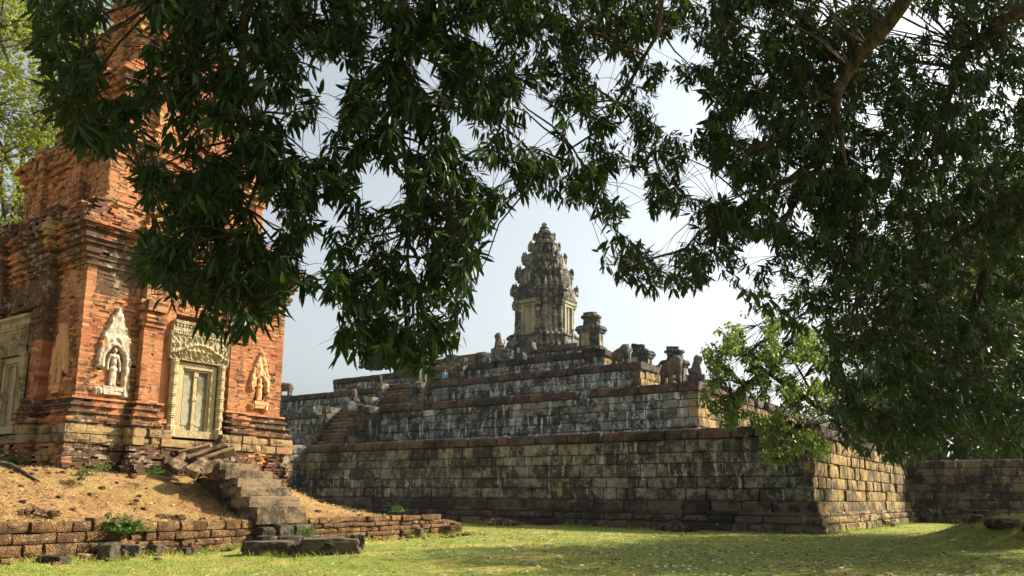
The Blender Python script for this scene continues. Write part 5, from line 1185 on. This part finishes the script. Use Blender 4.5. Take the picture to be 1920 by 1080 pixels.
def pebbles():
    tm = rough_box_mesh('t', 9, 2, 0.1, 0.2); tv = np.array([v.co for v in tm.vertices]); tq = np.array([list(p.vertices) for p in tm.polygons]); V = []; Q = []; R = []; k = 0
    for i in range(420):
        t_, s_ = rng.uniform(-4, WL+1), rng.choice((rng.uniform(0.3, 5.0), rng.uniform(3.2, 4.6), -abs(rng.gauss(0, .6)))); p = W0+WT*t_+WN*s_; z_ = rng.uniform(0.02, 0.07)*(1.6 if rng.random() < .1 else 1)
        q = np.array(Matrix.Rotation(rng.uniform(0, 6.28), 3, 'Z')); V.append((tv*np.array([z_*1.3, z_, z_*.7]))@q.T+np.array([p[0], p[1], float(ground_h(p[0], p[1]))+z_*.3])); Q.append(tq+k); k += len(tv); R.append(np.full(len(tv), rng.random()))
    tag(obj('pebbles', mesh_np('pebbles', np.concatenate(V), np.concatenate(Q), None, {'rnd': np.concatenate(R), 'tone': np.zeros(k)}), M['laterite']), 'small broken bricks and pebbles strewn over the mound', 'rubble', None, 'stuff')
pebbles()
x, y = scatter(26000, -24, 2, 14.5, 42, lambda x, y: dryness(x, y) > 0.4); pk = patch(x, y, 1.4)+nr.normal(0, .1, len(x)) > 0.12
blades('straw_tufts', x[pk], y[pk], 0.05, 0.15, 0.010, M['dryblade'], 'longer tufts of dry straw on the mound', 'grass')
def weed(px, py, zb, n, s, label, Y=None):
    P = D(px, py, Y) if Y else G(px, py, zb); L_ = Leaves(HT)
    for i in range(n*3):
        q = P+np.array([rng.gauss(0, s*.42), rng.gauss(0, s*.3), abs(rng.gauss(0, s*.30))]); L_.whorl(q, (rng.gauss(0, .5), rng.gauss(0, .5), .6), 5, s*0.13, 1.0, 0.25, 0.03)
    o = empty('weed', P); tag(o, label, 'plant', 'weeds on the ruins'); f = L_.merged('leaves', np.arange(len(L_.p)), M['weed'], o, P)
    m = MB()
    for i in range(5): m.tube([np.array([rng.gauss(0, s*.1), rng.gauss(0, s*.1), -.1]), np.array([rng.gauss(0, s*.35), rng.gauss(0, s*.25), s*.4])], [.008, .003], 4)
    m.build('stems', M['weed'], o)
weed(232, 998, 0.7, 60, 0.62, 'bushy green weed growing out of the wall gap', 20.6); weed(155, 893, 2.05, 24, 0.4, 'green weed at the brick tower\'s foot', 22.6); weed(190, 878, 2.1, 14, 0.42, 'thin weed climbing the eroded brick plinth', 23.0); weed(22, 872, 2.3, 40, 0.5, 'grassy tuft beside the fallen branch', 24.0)
weed(290, 888, 2.1, 18, 0.35, 'small weed under the fallen slabs', 24.6); weed(575, 1003, 0.1, 26, 0.4, 'weed sprouting beside the bottom of the stairs', 23.2); weed(1224, 846, 3.7, 14, 0.3, 'tiny green plant rooted high in the pyramid wall', 43.6); weed(963, 829, 5, 12, 0.4, 'tiny plant on the coping of the pyramid wall', 51.0)
for (px, Y, s, lab) in ((650, 31, 0.35, 'clump of grass on the mound\'s lower slope'), (745, 34, 0.4, 'clump of grass at the far end of the mound')): weed(px, 960, 0.85, 22, s, lab, Y)
m = MB(); A = [D(-30, 868, 22.6), D(20, 884, 22.3), D(75, 897, 21.8)]; B0 = A[0].copy()
for q in A: q[2] = float(ground_h(q[0], q[1]))+0.06
m.tube([q-A[0] for q in bend(A[0], A[1], 3, 0.02, 0.04)[:-1]+bend(A[1], A[2], 3, 0.02, 0.04)], [.12, .11, .10, .085, .07, .05, .025], 8, 0.08)
tag(m.build('fallen_branch', M['bark'], None, True, loc=A[0]), 'grey fallen branch on the ground left of the brick plinth', 'branch')

# ------------------------------------------------------------------ thin warm-season haze
if HAZE:
    hz = MB(); hz.box(-150, 150, -30, 150, -1.3, 42); hb = bpy.data.materials.new('haze'); hb.use_nodes = True; ht = hb.node_tree; ht.nodes.clear()
    ho = ht.nodes.new('ShaderNodeOutputMaterial'); hv = ht.nodes.new('ShaderNodeVolumePrincipled'); hv.inputs['Color'].default_value = (0.86, 0.92, 1.0, 1); hv.inputs['Density'].default_value = HAZE; hv.inputs['Anisotropy'].default_value = 0.3
    ht.links.new(hv.outputs[0], ho.inputs['Volume']); tag(hz.build('haze', hb), 'thin pale haze in the warm air', 'haze', None, 'stuff')
